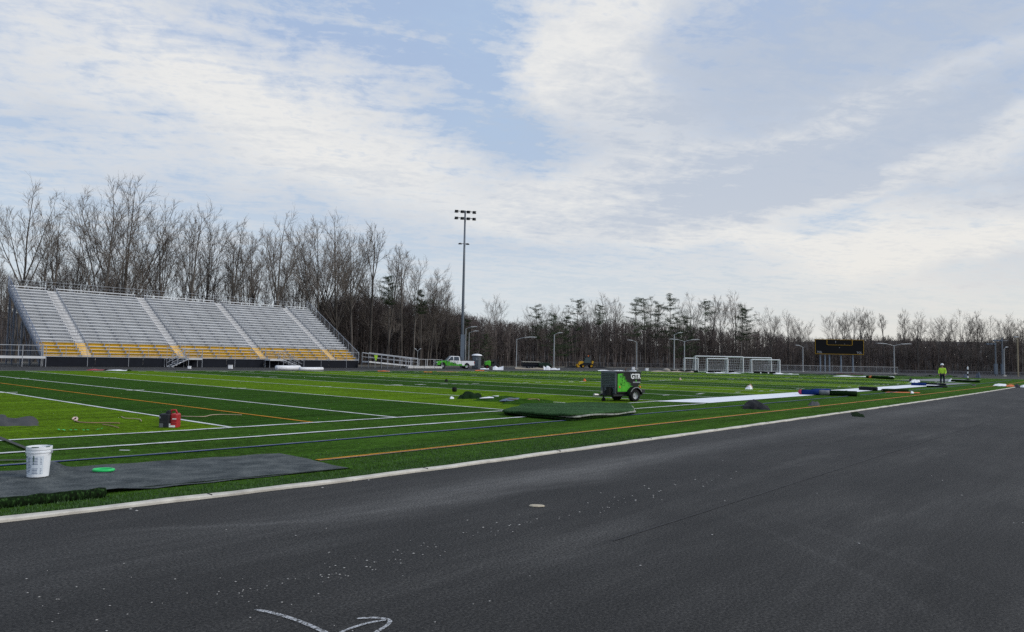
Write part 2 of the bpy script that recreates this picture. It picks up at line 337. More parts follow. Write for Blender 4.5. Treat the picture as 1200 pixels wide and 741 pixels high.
# concrete kerb between track and turf
mb = MB(); n = 220; prof = [(-.085, 0), (-.085, .022), (-.07, .034), (.02, .036), (.03, .02)]
def kf(u, v):
    s = S0+(150-S0)*u**1.0; q = prof[int(round(v*4))]; j = .008*sin(s*2.1)+.006*sin(s*5.7)+.004*sin(s*13.3); return (s, PC+bl(s)+q[0]*(1+.12*sin(s*3.7))+j, q[1]+.003*sin(s*4.1)*(q[1] > .03))
mb.grid(kf, 900, 4); st(mb, 'concrete_kerb', concrete, smooth=False)
mb = MB()
for k in range(40):
    s = -8.3+3.05*k; mb.b2((s-.006, PC+bl(s)-.075, .02), (s+.006, PC+bl(s)+.025, .0405))
st(mb, 'kerb_joints', seam_m)
# far kerbs and verge
st(strip(-60, 128, -.12, .12, PF, .045, 4), 'far_kerb', concrete)
mb = MB(); mb.grid(lambda u, v: (133+.25*v, 9+56.5*u, .045), 12, 1); st(mb, 'end_kerb', concrete)
mb = MB(); mb.grid(lambda u, v: (-140+320*u, 96+30*v, -.02+2.2*0), 30, 3); st(mb, 'verge', soil)
# rising woodland floor behind the trees
mb = MB()
def hill(u, v):
    s = -160+620*u
    return (s, 122+150*v, -.1+14*v**1.1+1.5*sin(s*.05)*v)
mb.grid(hill, 40, 6)
mb.grid(lambda u, v: (228+150*v, -160+300*u, -.1+13*v**1.1+1.0*sin(u*9)*v), 30, 6)
g = TN('leaf_litter'); g.t.links.new(g.ramp(g.noise((1,1,1), .5, 8, .7), [(.35, (.016,.013,.012)), (.65, (.036,.030,.026))]), g.b.inputs['Base Color']); g.b.inputs['Roughness'].default_value = 1
st(mb, 'hills', g.m)
# ------------------------------------------------------------------ trees
def prisms(P0, P1, r0, r1, n):                # many tapered sticks at once
    P0, P1 = np.asarray(P0, float), np.asarray(P1, float); r0, r1 = np.asarray(r0, float), np.asarray(r1, float)
    t = P1-P0; t /= np.linalg.norm(t, axis=1)[:, None]+1e-9
    ref = np.where(np.abs(t[:, 2:3]) > .95, np.array([[1., 0, 0]]), np.array([[0, 0, 1.]]))
    a = np.cross(t, ref); a /= np.linalg.norm(a, axis=1)[:, None]; b = np.cross(t, a); m = len(P0)
    V = np.zeros((m, 2*n, 3))
    for k in range(n):
        d = a*cos(2*pi*k/n)+b*sin(2*pi*k/n); V[:, k] = P0+d*r0[:, None]; V[:, n+k] = P1+d*r1[:, None]
    base = (np.arange(m)*2*n)[:, None]
    Fq = np.concatenate([base+np.array([[k, (k+1) % n, n+(k+1) % n, n+k]]) for k in range(n)], 0)
    return V.reshape(-1, 3), Fq
def np_mesh(name, V, Fq, m, parent=None, mesh_only=False):
    me = bpy.data.meshes.new(name); k = Fq.shape[1]
    me.vertices.add(len(V)); me.vertices.foreach_set('co', V.ravel()); me.loops.add(Fq.size); me.loops.foreach_set('vertex_index', Fq.ravel().astype(np.int32))
    me.polygons.add(len(Fq)); me.polygons.foreach_set('loop_start', np.arange(0, Fq.size, k, dtype=np.int32)); me.polygons.foreach_set('loop_total', np.full(len(Fq), k, dtype=np.int32))
    me.update(calc_edges=True); me.materials.append(m)
    if mesh_only: return me
    o = bpy.data.objects.new(name, me); COL.objects.link(o); o.parent = parent; return o
def bark_mat(name, a, b):
    g = TN(name); oi = g.t.nodes.new('ShaderNodeObjectInfo')
    c_ = g.ramp(g.noise((1,1,.25), 1.3, 5, .7), [(.35, a), (.65, b)])
    hs = g.t.nodes.new('ShaderNodeHueSaturation'); g.t.links.new(c_, hs.inputs['Color']); g.t.links.new(g.math('ADD', g.math('MULTIPLY', oi.outputs['Random'], .6), .7), hs.inputs['Value'])
    g.t.links.new(hs.outputs[0], g.b.inputs['Base Color']); g.b.inputs['Roughness'].default_value = .95; g.b.inputs['Specular IOR Level'].default_value = .1; return g.m
bark = bark_mat('bark', (.065,.057,.051), (.15,.135,.12)); twig_m = bark_mat('twig_bark', (.12,.10,.088), (.21,.185,.16))
palebark = bark_mat('pale_bark', (.16,.145,.125), (.26,.24,.21)); wood_m = bark_mat('thicket_bark', (.045,.036,.034), (.17,.145,.135))
needle = bark_mat('pine_needles', (.022,.040,.018), (.05,.075,.034))

def rot_dir(d, ang, az):                       # tilt unit vector d by ang in a random azimuth
    d = d/np.linalg.norm(d); a = np.cross(d, [0, 0, 1.]) if abs(d[2]) < .98 else np.array([1., 0, 0]); a /= np.linalg.norm(a); b = np.cross(d, a)
    return d*cos(ang)+(a*cos(az)+b*sin(az))*sin(ang)
def grow(rg, p, d, L, r, nseg, up, wig, out, r_end=.25):
    pts = [p]; d = d/np.linalg.norm(d)
    for k in range(nseg):
        d = d+rg.normal(0, wig, 3)+np.array([0, 0, up]); d /= np.linalg.norm(d); q = pts[-1]+d*L/nseg
        f0, f1 = 1-(1-r_end)*k/nseg, 1-(1-r_end)*(k+1)/nseg
        out.append((pts[-1], q, r*f0, r*f1)); pts.append(q)
    return pts
def bare_tree(seed, h, clear=.42, spread=.4, leaders=5, dens=1.0, straight=False):
    rg = np.random.default_rng(seed); big = []; small = []; tr = h*.0085+.05; stems = []
    trunk = grow(rg, np.array([0, 0, -.3]), np.array([rg.normal(0, .03), rg.normal(0, .03), 1.]), h*clear, tr, 5, .02, .03, big, .72)
    top = trunk[-1]; dr = trunk[-1]-trunk[-2]
    for f_ in range(leaders):
        sp_ = (.05 if f_ == 0 else spread*rg.uniform(.55, 1.15)); base = top if f_ < 3 else trunk[-2]+(trunk[-1]-trunk[-2])*rg.random()
        stems.append((grow(rg, base, rot_dir(dr, sp_, f_*2.4+rg.uniform(-.5, .5)), h*(1-clear)*(1.02 if f_ == 0 else rg.uniform(.72, .98))/cos(sp_*.6), tr*(.62 if f_ == 0 else .46), 9, .05, .028, big, .13), h*(1-clear)))
    if straight:                                  # low side limbs on the trunk
        for k in range(5):
            p = trunk[2]+(trunk[-1]-trunk[2])*rg.random(); stems.append((grow(rg, p, rot_dir(dr, rg.uniform(.7, 1.0), rg.uniform(0, 6.3)), h*.16, tr*.25, 6, .05, .06, big, .2), h*.3))
    for pts, Ls in stems:
        n = len(pts)-1
        for i in range(int(9*dens)):
            t = .26+.72*(i+rg.random())/(9*dens); x = t*n; j = min(int(x), n-1); p = pts[j]+(pts[j+1]-pts[j])*(x-j); L = Ls*rg.uniform(.22, .40)*(1.15-.65*t)
            lp = grow(rg, p, rot_dir(pts[j+1]-pts[j], rg.uniform(.4, .75), i*2.4+rg.uniform(-.6, .6)), L, tr*.17*(1.2-.6*t), 4, .06, .06, small, .35)
            for k in range(6):
                tt = .3+.7*(k+rg.random())/6; x2 = tt*4; j2 = min(int(x2), 3); p2 = lp[j2]+(lp[j2+1]-lp[j2])*(x2-j2); L2 = L*rg.uniform(.3, .5)
                b2 = grow(rg, p2, rot_dir(lp[j2+1]-lp[j2], rg.uniform(.35, .75), k*2.4+rg.uniform(-.6, .6)), L2, .022, 2, .05, .05, small, .6)
                for m_ in range(5):
                    u = rg.random(); p3 = b2[1]*(1-u)+b2[2]*u if m_ % 2 else b2[0]*(1-u)+b2[1]*u
                    b3 = grow(rg, p3, rot_dir(b2[2]-b2[1], rg.uniform(.3, .7), rg.uniform(0, 6.3)), L2*rg.uniform(.35, .6), .012, 1, .05, .04, small, .6)
                    grow(rg, b3[-1], rot_dir(b3[-1]-b3[0], rg.uniform(.3, .6), rg.uniform(0, 6.3)), L2*rg.uniform(.15, .3), .008, 1, .05, .04, small, .6)
    A = list(zip(*big)); B = list(zip(*small))
    return np_mesh('trunk', *prisms(*A, 6), bark, mesh_only=True), np_mesh('crown', *prisms(*B, 3), twig_m, mesh_only=True)
def pine(seed, h, clear=.55, wide=.16, gap=.5):
    rg = np.random.default_rng(seed); big = []; tri = []
    pts = grow(rg, np.array([0, 0, -.3]), np.array([rg.normal(0, .03), rg.normal(0, .03), 1]), h, h*.0085+.04, 9, .02, .02, big, .2)
    nb = 22
    for i in range(nb):
        t = clear+(1-clear)*(i+rg.random()*.9)/nb
        if rg.random() < gap*.6: continue
        x = t*9; j = min(int(x), 8); p = pts[j]+(pts[j+1]-pts[j])*(x-j); q = (t-clear)/(1-clear)
        L = h*wide*1.2*(1.0-.6*q**2.2)*rg.uniform(.4, 1.35)*(.6+.4*min(1, q*4)); a = i*2.4+rg.uniform(-.5, .5)
        lp = grow(rg, p, np.array([cos(a), sin(a), rg.uniform(.0, .35)]), L, .06, 4, .05, .08, big, .3)
        for c in range(5):
            cc = lp[1+(c % 4)]+rg.normal(0, .12*L**.5, 3)*[1, 1, .5]; rr = rg.uniform(.45, .95)*(.55+.09*L+.25)
            for _ in range(42):
                v = rg.normal(0, 1, 3); v /= np.linalg.norm(v); o = cc+v*rr*rg.random()**.4*[1.15, 1.15, .42]
                e1 = rg.normal(0, 1, 3); e1 = e1/np.linalg.norm(e1)*rg.uniform(.12, .3); e2 = np.cross(e1, rg.normal(0, 1, 3)); e2 = e2/(np.linalg.norm(e2)+1e-6)*.05
                tri += [o-e2, o+e2, o+e1]
    V = np.array(tri); Fq = np.arange(len(V)).reshape(-1, 3)
    A = list(zip(*big))
    return np_mesh('trunk', *prisms(*A, 6), bark, mesh_only=True), np_mesh('crown', V, Fq, needle, mesh_only=True)
protos = {k: bare_tree(*a) for k, a in dict(
    tallvase=(1, 24, .46, .46, 6), slim=(2, 22, .50, .26, 4, .9, True), forked=(3, 25, .26, .36, 6, 1.0), broad=(4, 24, .30, .62, 10, 1.05),
    airy=(5, 24, .44, .50, 5), young=(6, 16, .20, .42, 6), pole=(7, 23, .62, .26, 3, .9, True), crooked=(8, 19, .25, .62, 5)).items()}
PH = dict(tallvase=24, slim=22, forked=25, broad=25, airy=24, young=16, pole=23, crooked=19)
pines = [(pine(21, 20, .55, .17), 20), (pine(22, 18, .45, .2), 18), (pine(23, 21, .68, .13), 21), (pine(24, 14, .2, .22, .1), 14)]
def put_tree(name, meshes, ph, xy, h, label, cat, group, wid=1.0):
    r = root(name, xy, random.uniform(0, 6.28), label, cat, group, z=-.05)
    k = h/max(v.co.z for v in meshes[1].vertices); w = k*wid
    for nm, me in zip(('trunk', 'crown'), meshes):
        o = bpy.data.objects.new(nm, me); COL.objects.link(o); o.parent = r; o.scale = (w, w, k)
    return r
def h_at(dist, x, ytop):                        # height whose top shows at photo row ytop
    d = ray(x, ytop); return d[2]/d[1]*dist+H
# bare trees behind the grandstand: (column, top row, field line p, kind, label)
near = [(17,203,109,'tallvase','tall bare tree leftmost behind the grandstand'),(40,262,118,'slim',None),(58,243,112,'slim','slim bare tree between two tall bare trees at left behind the grandstand'),
 (84,250,113,'young','dense bare tree just left of the tallest twin-trunk bare trees'),(112,196,110,'forked','tallest bare tree with twin trunks behind the left seats'),(138,198,114,'broad','wide bare tree right of the tallest twin-trunk tree, crown spreading over left seats'),
 (170,255,112,'crooked','crooked low bare tree with leaning limbs behind the second aisle'),(187,243,117,'airy',None),(218,229,110,'airy','airy bare tree with fine open crown behind the middle of the grandstand'),(238,240,118,'forked',None),(262,252,110,'slim',None),
 (288,262,111,'young',None),(300,270,118,'slim',None),(319,236,109,'tallvase','lone upright bare tree with straight thick trunk behind the right half of grandstand'),(345,272,116,'young',None),(372,250,110,'broad','broadest rounded bare tree behind the right end of the grandstand'),
 (393,243,114,'broad','bare tree with round fan-shaped crown beside the broadest one'),(412,262,112,'tallvase',None),(433,262,116,'pole',None),(452,280,112,'slim',None),(470,288,117,'pole',None),(484,297,112,'airy',None),(500,312,116,'slim',None),(512,318,113,'young',None),(527,345,120,'young',None),
 (577,341,125,'airy','single bare tree standing above the woods right of the tall light mast')]
NL = {40:'thin bare tree between the leftmost tree and its slim right neighbour',187:'airy bare tree just right of the crooked leaning one',238:'forked bare tree behind the middle seats, right of the airy one',262:'slim bare tree right of the forked one behind the middle seats',288:'bushy bare tree left of the lone upright tree',300:'slim bare tree close to the left side of the lone upright tree',
 345:'bushy low tree between the lone upright tree and the broad rounded crowns',412:'tall bare tree on the right shoulder of the round fan-shaped crown',433:'straight pole-like bare tree right of the grandstand end',452:'slim bare tree beside the dark-topped pine right of the grandstand',470:'pole-like bare tree above the metal ramp',484:'airy bare tree left of the last slim trees before the light mast',500:'slim bare tree above the lower end of the ramp',512:'bushy bare tree above the front of the pickup truck',527:'lowest bare tree just left of the tall light mast'}
for x, y, p, kd, lab in near:
    xy = FP(x, p); put_tree('bare_tree', protos[kd], PH[kd], xy, h_at(xy[1], x, y), lab or NL[x], 'tree', 'bare trees behind the grandstand', .92)
def fill(n, x0, x1, topf, pf, kinds, lab, grp, wid=.9):
    for i in range(n):
        x = x0+(x1-x0)*(i+random.random())/n; xy = pf(x); kd = random.choice(kinds); put_tree('bare_tree', protos[kd], PH[kd], xy, h_at(xy[1], x, topf(x)+random.uniform(-4, 30)), lab, 'tree', grp, wid)
iv = lambda xs, ys: (lambda x: float(np.interp(x, xs, ys)))
fill(28, -25, 540, iv([-20,150,300,400,540],[285,280,290,285,335]), lambda x: FP(x, random.uniform(112, 132)), ['slim','pole','young','airy','slim'], 'thin bare tree among the woods behind the grandstand', 'bare trees in the woods behind the grandstand')
# far woods: distance of the woodland edge for a photo column
edge = iv([380,560,700,830,900,1000,1200,1300],[128,165,205,235,225,205,190,180])
far = [(630,352,'young'),(655,352,'young'),(688,350,'slim'),(707,340,'airy'),(718,346,'slim'),(762,343,'airy'),(812,338,'tallvase'),(832,346,'slim'),(847,342,'airy'),(862,337,'tallvase'),(905,356,'tallvase'),(925,360,'airy'),
 (941,371,'young'),(975,361,'airy'),(985,363,'slim'),(1000,358,'airy'),(1008,358,'slim'),(1025,361,'slim'),(1037,366,'pole'),(1060,360,'slim'),(1076,361,'tallvase'),(1100,369,'airy'),(1128,360,'broad'),(1147,360,'tallvase'),(1160,368,'broad'),(1180,364,'airy'),(1198,372,'slim'),(1215,366,'airy')]
fl = {707:'airy bare tree rising above the woods left of the thick pine clump',812:'tall bare tree between two dark pines above the middle woods',862:'tallest bare tree beside the dense dark pines above the soccer goals',1128:'spreading forked bare tree above the woods right of the double lamp',
      941:'small pale bare tree alone in the gap left of the scoreboard',905:'first open bare tree right of the dark pines above the goals',1160:'round-topped bare tree above the woods near the right floodlight poles'}
fl.update({630:'bare tree crown behind the leftmost leaning pine',655:'bare tree crown behind the low bushy pine',688:'slim bare tree left of the small pine on a thin bare trunk',718:'slim bare tree right of the small pine on a thin bare trunk',762:'bare crown poking out of the thick pine clump',832:'slim bare tree touching the slanting pine',847:'airy bare tree right of the slanting pine',925:'airy bare tree above the woods left of the scoreboard gap',
 975:'bare tree rising over the left half of the scoreboard',985:'slim bare tree over the middle of the scoreboard',1000:'bare tree over the right half of the scoreboard',1008:'slim bare tree over the right end of the scoreboard',1025:'slim bare tree between the scoreboard and the double arm lamp',1037:'thin pole-like tree just left of the double arm lamp',1060:'slim bare tree just right of the double arm lamp',1076:'tall narrow bare tree in the woods left of the worker',1100:'airy bare tree directly above the worker',
 1147:'tall bare tree between the spreading forked tree and the floodlight posts',1180:'airy bare tree above the right floodlight post',1198:'slim bare tree at the right edge of the photo',1215:'bare tree cut off by the right edge'})
for x, y, kd in far:
    xy = at(x, edge(x)*random.uniform(.99, 1.05)); put_tree('bare_tree', protos[kd], PH[kd], xy, h_at(xy[1], x, y), fl[x], 'tree', 'bare trees above the far woods', 1.0)
mass_top = iv([380,470,540,600,640,700,760,830,900,945,1000,1100,1200,1300],[325,340,368,376,377,373,376,382,386,398,393,396,394,388])
fill(60, 560, 1225, iv([560,700,830,950,1200],[368,366,366,385,380]), lambda x: at(x, edge(x)*random.uniform(1.0, 1.12)), ['slim','pole','airy','young','tallvase'], 'thin bare tree in the dense far woods', 'bare trees in the far woods', .85)
fpine = [(631,356,1,'dark leaning pine leftmost above the far woods'),(651,366,3,'low bushy pine right of the leftmost leaning pine'),(663,368,3,None),(673,349,0,'flat-topped pine with layered boughs left of the compressor'),(700,356,2,'small pine on a thin bare trunk above the far woods'),
 (744,350,1,'left pine of the thick clump behind the portable compressor'),(756,347,0,'middle pine of the thick clump behind the portable compressor'),(767,352,1,'right pine of the thick clump behind the portable compressor'),(784,343,1,'tallest pine with tiered boughs right of the thick clump'),
 (808,368,3,None),(829,350,0,'pine with slanting trunk left of the soccer goals'),(868,356,1,'dense dark pine above the soccer goals'),(877,360,0,'right pine of the pair above the soccer goals'),(795,370,3,None),
 (455,322,2,'pine with dark top just right of the grandstand woods'),(493,338,2,None),(547,372,3,'bushy pine behind the tall light mast'),(567,390,3,None)]
PL = {663:'low pine filling the gap left of the flat-topped pine',808:'low dark pine between the tiered pine and the slanting pine',795:'smallest dark pine at the foot of the tiered pine',493:'small dark pine above the ramp among bare trees',567:'low dark pine right of the light mast'}
for x, y, k, lab in fpine:
    xy = at(x, (edge(x) if x > 540 else FP(x, 111)[1])*random.uniform(.95, .99)); put_tree('pine_tree', *pines[k], xy, h_at(xy[1], x, y), lab or PL[x], 'tree', 'pines at the woodland edge')
# the wood behind them: one mass of trunks and brush
def woods(name, n, xs, distf, topf, seed, label_m, twigs=26, thick=1.0, spec=None, r0=.15):
    rg = np.random.default_rng(seed); P0 = []; P1 = []; a = []; b = []
    def sg(p, q, r, s): P0.append(p); P1.append(q); a.append(r); b.append(s)
    for i in range(n):
        x = rg.uniform(*xs); D = distf(x, rg); X, Y = at(x, D); h = max(3, h_at(D, x, topf(x)+abs(rg.normal(0, 9))-2)); 
        r = rg.uniform(.4, 1)*r0*thick; ln = rg.normal(0, .05, 2)*h; p = np.array([X, Y, -.2]); q = np.array([X+ln[0], Y+ln[1], h*.9]); mid = (p+q)/2+rg.normal(0, .15, 3)
        sg(p, mid, r, r*.75); sg(mid, q, r*.75, r*.25)
        for k in range(twigs):
            t = rg.uniform(.12, 1)**.7; base = p+(q-p)*t if t > .5 else p+(mid-p)*t*2; az = rg.uniform(0, 6.28); L = h*rg.uniform(.08, .2)*(1.15-t*.5)
            e = base+np.array([cos(az)*.55, sin(az)*.55, rg.uniform(.5, 1.1)])*L; sg(base, e, .03*thick, .014*thick)
            for _ in range(3):
                o = base+(e-base)*rg.uniform(.3, 1); sg(o, o+np.array([rg.normal(0, .3), rg.normal(0, .3), rg.uniform(.2, .6)])*L*.9, .018*thick, .01*thick)
    V, Fq = prisms(P0, P1, a, b, 3)
    o = np_mesh(name, V, Fq, wood_m); return tag(o, label_m[0], label_m[1], kind='stuff')
woods('dense_woods', 2700, (540, 1290), lambda x, rg: edge(x)*rg.uniform(1.0, 1.22), mass_top, 31, ('dense grey brown leafless woods along the far side of the field', 'woods'), 20, 1.3, None, .12)
woods('grandstand_woods', 1000, (372, 560), lambda x, rg: FP(x, 118)[1]*rg.uniform(1.0, 1.35), iv([372,400,450,500,560],[350,340,345,352,372]), 32, ('dense leafless woods just right of the grandstand', 'woods'), 20, 1.0, None, .13)
woods('thicket', 170, (-60, 380), lambda x, rg: FP(x, 114)[1]*rg.uniform(1.0, 1.35), iv([-60,150,300,380],[312,318,322,335]), 33, ('bare twiggy thicket seen through the trees behind the grandstand', 'thicket'), 22, .85)
# ------------------------------------------------------------------ grandstand
def wires(mb, fn, L, Hh, step=.16, r=.004):           # chain-link: fn(x along, h up) -> point
    n = int((L+Hh)/step)
    for k in range(n+1):
        for d in (1, -1):
            x0 = k*step-(Hh if d == 1 else 0); x1 = x0+d*Hh if d == 1 else x0-Hh
            h0, h1 = 0., Hh
            if d == 1:
                if x0 < 0: h0 = -x0; x0 = 0
                if x1 > L: h1 = Hh-(x1-L); x1 = L
            else:
                if x1 < 0: h1 = Hh+x1; x1 = 0
                if x0 > L: h0 = x0-L; x0 = L
            if h1-h0 > .03: mb.tube([fn(x0, h0), fn(x1, h1)], r, 3, False)
    return mb
NR, RUN, RISE, Z0 = 22, .61, .357, 1.08
gs = root('grandstand', W(23.6, 84), YAW, 'long tiered aluminium grandstand with yellow lower rows, aisles and black front skirt', 'grandstand')
LX = 38.9
def loc(px, p):                                         # photo column on a line of the stand -> local x
    return toF(*FP(px, p, 420))[0]-23.6
ais = [loc(93, 86.5), loc(203, 86.5), loc(298, 86.5), loc(379, 86.5)]; AW = .5
segs = []; c0 = 0
for a in ais: segs.append((c0, a-AW)); c0 = a+AW
segs.append((c0, LX))
ALUS = mat('aluminium_seat', (.53,.545,.565), .5, .05, .16, .5)
for i in range(NR):
    zt = Z0+i*RISE; y = i*RUN; mb = MB(); mr = MB()
    for a, b in segs:
        mb.b2((a+.03, y+.28, zt+.365), (b-.03, y+.56, zt+.41)); mb.b2((a+.03, y+.272, zt+(.30 if i > 3 else .37)), (b-.03, y+.278, zt+.405))
    mb.build('seat_plank', ALUS, gs)
    mr.b2((.0, y+.04, zt-.03), (LX, y+RUN-.02, zt)); mr.build('foot_plank', ALU, gs)
    MB().b2((.0, y+.0, zt-RISE+.0), (LX, y+.035, zt+.012)).build('riser', YEL if 0 < i < 5 else ALU2, gs, label='yellow riser' if 0 < i < 5 else None)
for a, b in segs:
    n = max(1, round((b-a)/1.83))
    for k in range(n+1):
        x = min(max(a+(b-a)*k/n, a+.12), b-.12); mb = MB()
        pr = []
        for i in range(NR): pr += [(i*RUN+.05, Z0+i*RISE+.012), (i*RUN+.33, Z0+i*RISE+.012), (i*RUN+.29, Z0+i*RISE+.362), (i*RUN+.42, Z0+i*RISE+.362), (i*RUN+.42, Z0+i*RISE+.012), (i*RUN+.575, Z0+i*RISE+.012)]
        pr += [(NR*RUN, Z0+(NR-1)*RISE-.25), (.05, Z0-.3)]; n_ = len(pr)
        mb.add([(x-.04, y_, z_) for y_, z_ in pr]+[(x+.04, y_, z_) for y_, z_ in pr], [tuple(range(n_))[::-1], tuple(range(n_, 2*n_))]+[(i, (i+1) % n_, n_+(i+1) % n_, n_+i) for i in range(n_)])
        mb.build('seat_bracket', mat('bracket_metal', (.22,.24,.28), .6, .1), gs)
for a in ais:
    mb = MB(); mw = MB()
    for i in range(NR-1):
        zt = Z0+i*RISE; mb.b2((a-AW+.08, i*RUN+.34, zt), (a+AW-.08, i*RUN+.62, zt+RISE/2)); mw.b2((a-AW+.08, i*RUN+.325, zt+RISE/2-.045), (a+AW-.08, i*RUN+.40, zt+RISE/2+.006)); mw.b2((a-AW+.08, i*RUN-.012, zt-.05), (a+AW-.08, i*RUN+.06, zt+.016))
    sp = mb.build('aisle_steps', mat('step_alu', (.30,.30,.31), .6, .1), gs); mw.build('nosing', mat('nosing_alu', (.56,.56,.56), .5), sp)
    mb = MB()
    for i in range(4): mb.b2((a-AW+.1, i*RUN+.333, Z0+i*RISE), (a+AW-.1, i*RUN+.338, Z0+i*RISE+.13))
    mb.build('step_riser', YEL, sp)
    mb = MB(); x = a+AW-.02 if a != ais[0] else a+.05
    for i0, i1 in ((1, 6), (7, 13), (14, 20)):
        zf = lambda i: Z0+i*RISE
        mb.tube([(x, i0*RUN, zf(i0)), (x, i0*RUN, zf(i0)+.95), (x, i1*RUN, zf(i1)+.95), (x, i1*RUN, zf(i1))], .024, 6)
        mb.tube([(x, i0*RUN, zf(i0)+.5), (x, i1*RUN, zf(i1)+.5)], .018, 6)
    mb.build('aisle_handrail', STEEL, gs)
for x, nm in ((-.06, 'side_railing'), (LX+.06, 'side_railing')):
    mb = MB(); yt, zt = (NR)*RUN, Z0+(NR-1)*RISE; sl_ = RISE/RUN
    fn = lambda u, h: (x, u, Z0-.25+u*sl_+h)
    mb.tube([fn(-.1, 0), fn(-.1, 1.35), fn(yt, 1.35), fn(yt, 0)], .03, 6); mb.tube([fn(-.1, .05), fn(yt, .05)], .022, 6)
    for k in range(12): mb.tube([fn(k*yt/11, -.1), fn(k*yt/11, 1.35)], .026, 6)
    wires(mb, fn, yt, 1.35, .14, .0045 if x < 0 else .003); mb.build(nm, mat('blue_grey_steel', (.20,.24,.32), .5, .3), gs) if x < 0 else mb.build(nm, STEEL, gs)
    mb = MB()                                            # stringer under the row ends
    mb.add([(x, -.05, Z0-.4), (x, yt, zt-.35), (x, yt, zt-.02), (x, -.05, Z0), (x+.05, -.05, Z0-.4), (x+.05, yt, zt-.35), (x+.05, yt, zt-.02), (x+.05, -.05, Z0)], [(0,1,2,3),(4,7,6,5),(0,4,5,1),(3,2,6,7),(0,3,7,4),(1,5,6,2)])
    mb.build('stringer', mat('stringer_steel', (.16,.18,.22), .6, .3), gs)
mb = MB(); yb, zb = NR*RUN+.02, Z0+(NR-1)*RISE
for h in (.35, .75, 1.12): mb.tube([(0, yb, zb+h), (LX, yb, zb+h)], .014 if h < 1 else .022, 6)
for k in range(22): mb.tube([(LX*k/21, yb, zb-.3), (LX*k/21, yb, zb+1.12)], .022, 6)
mb.build('back_railing', STEEL, gs)
mb = MB(); mb.tube([(0, -.12, Z0+1.05), (LX, -.12, Z0+1.05)], .028, 6); mb.tube([(0, -.12, Z0+.1), (LX, -.12, Z0+.1)], .04, 6); mb.b2((0, -.16, Z0-.08), (LX, -.02, Z0-.0))
for k in range(20): mb.tube([(LX*k/19, -.12, 0.02 if k % 2 == 0 else Z0-.1), (LX*k/19, -.12, Z0+1.05+(.25 if k % 3 == 0 else 0))], .026, 6)
mb.build('front_railing', STEEL, gs)
for k in range(8): MB().b2((.05+k*LX/8, -.06, .02), (LX/8*(k+1)-.015, -.02, Z0-.09)).build('skirt_panel', BLKP, gs)
for k in range(9):
    x = .15+k*(LX-.3)/8; mb = MB()
    for y in (1.5, 4.7, 8.0, 11.2, 13.3):
        z = Z0+y*RISE/RUN-.45; mb.b2((x-.07, y-.07, 0), (x+.07, y+.07, z))
    for y, y2 in ((1.5, 4.7), (4.7, 8.0), (8.0, 11.2), (11.2, 13.3)):
        mb.tube([(x, y, .1), (x, y2, Z0+y2*RISE/RUN-.6)], .035, 5); mb.tube([(x, y2, .1), (x, y, Z0+y*RISE/RUN-.6)], .035, 5)
    mb.build('support_frame', mat('stringer_steel', (.16,.18,.22)), gs)
for (px0, px1, pxs) in ((234, 218, 198), (313, 329, 351)):          # landings with stairs down to the track
    a, b, c_ = loc(px0, 83.2), loc(px1, 83.2), loc(pxs, 83.2); mb = MB(); lo, hi = min(a, b), max(a, b)
    mb.b2((lo, -1.5, Z0-.2), (hi, -.18, Z0-.03))
    for i in range(6):
        x = b+(c_-b)*(i+.5)/6; mb.box((x, -.85, Z0-.05-(i+.5)*Z0/6), (abs(c_-b)/6+.06, 1.2, .045))
    s_ = mb.build('stair', mat('aluminium_seat', ()), gs)
    mb = MB(); sg = 1 if c_ > b else -1
    for y in (-1.48, -.28):
        mb.tube([(a, y, 0), (a, y, Z0+1.0), (b, y, Z0+1.0), (c_, y, .95), (c_+sg*.25, y, .95), (c_+sg*.25, y, 0)], .03, 6)
        mb.tube([(a, y, Z0+.5), (b, y, Z0+.5), (c_, y, .5)], .022, 6); mb.tube([(b, y, 0), (b, y, Z0+1)], .03, 6); mb.tube([(b, y, Z0-.15), (c_, y, .05)], .05, 6)
        for t in (.33, .66): mb.tube([(b+(c_-b)*t, y, Z0*(1-t)), (b+(c_-b)*t, y, Z0*(1-t)+.97)], .022, 5)
    mb.build('handrail', STEEL, s_)
# access ramps at both ends of the stand
rp = root('access_ramp', W(23.4, 83.6), YAW, 'raised metal walkway with railings at the left end of the grandstand', 'ramp')
MB().b2((-22, -1.4, .82), (.0, .0, 1.05)).build('deck', ALUS, rp)
for y in (-1.4, 0):
    mb = MB(); mb.tube([(-22, y, 2.0), (0, y, 2.12)], .035, 6); mb.tube([(-22, y, 1.5), (0, y, 1.6)], .02, 6)
    for k in range(12): mb.tube([(-22*k/11-.02, y, 0), (-22*k/11-.02, y, 2.08)], .032, 6)
    mb.build('railing', STEEL, rp)
rp = root('access_ramp', W(62.6, 83.2), YAW, 'sloping metal ramp with railings descending right from the grandstand to a low platform', 'ramp')
e1, e2 = toF(*FP(482, 83.2))[0]-62.6, toF(*FP(509, 83.2))[0]-62.6
mb = MB(); mb.add([(0,-1.5,1.0),(e1,-1.5,.35),(e1,0,.35),(0,0,1.0),(0,-1.5,.8),(e1,-1.5,.15),(e1,0,.15),(0,0,.8)], [(0,1,2,3),(4,7,6,5),(0,4,5,1),(3,2,6,7),(0,3,7,4),(1,5,6,2)]); mb.build('deck', ALUS, rp)
mb = MB(); mb.b2((e1-2, -1.7, .03), (e2, -.2, .33)); mb.build('low_platform', mat('pale_concrete', (.55,.55,.54), .8), rp)
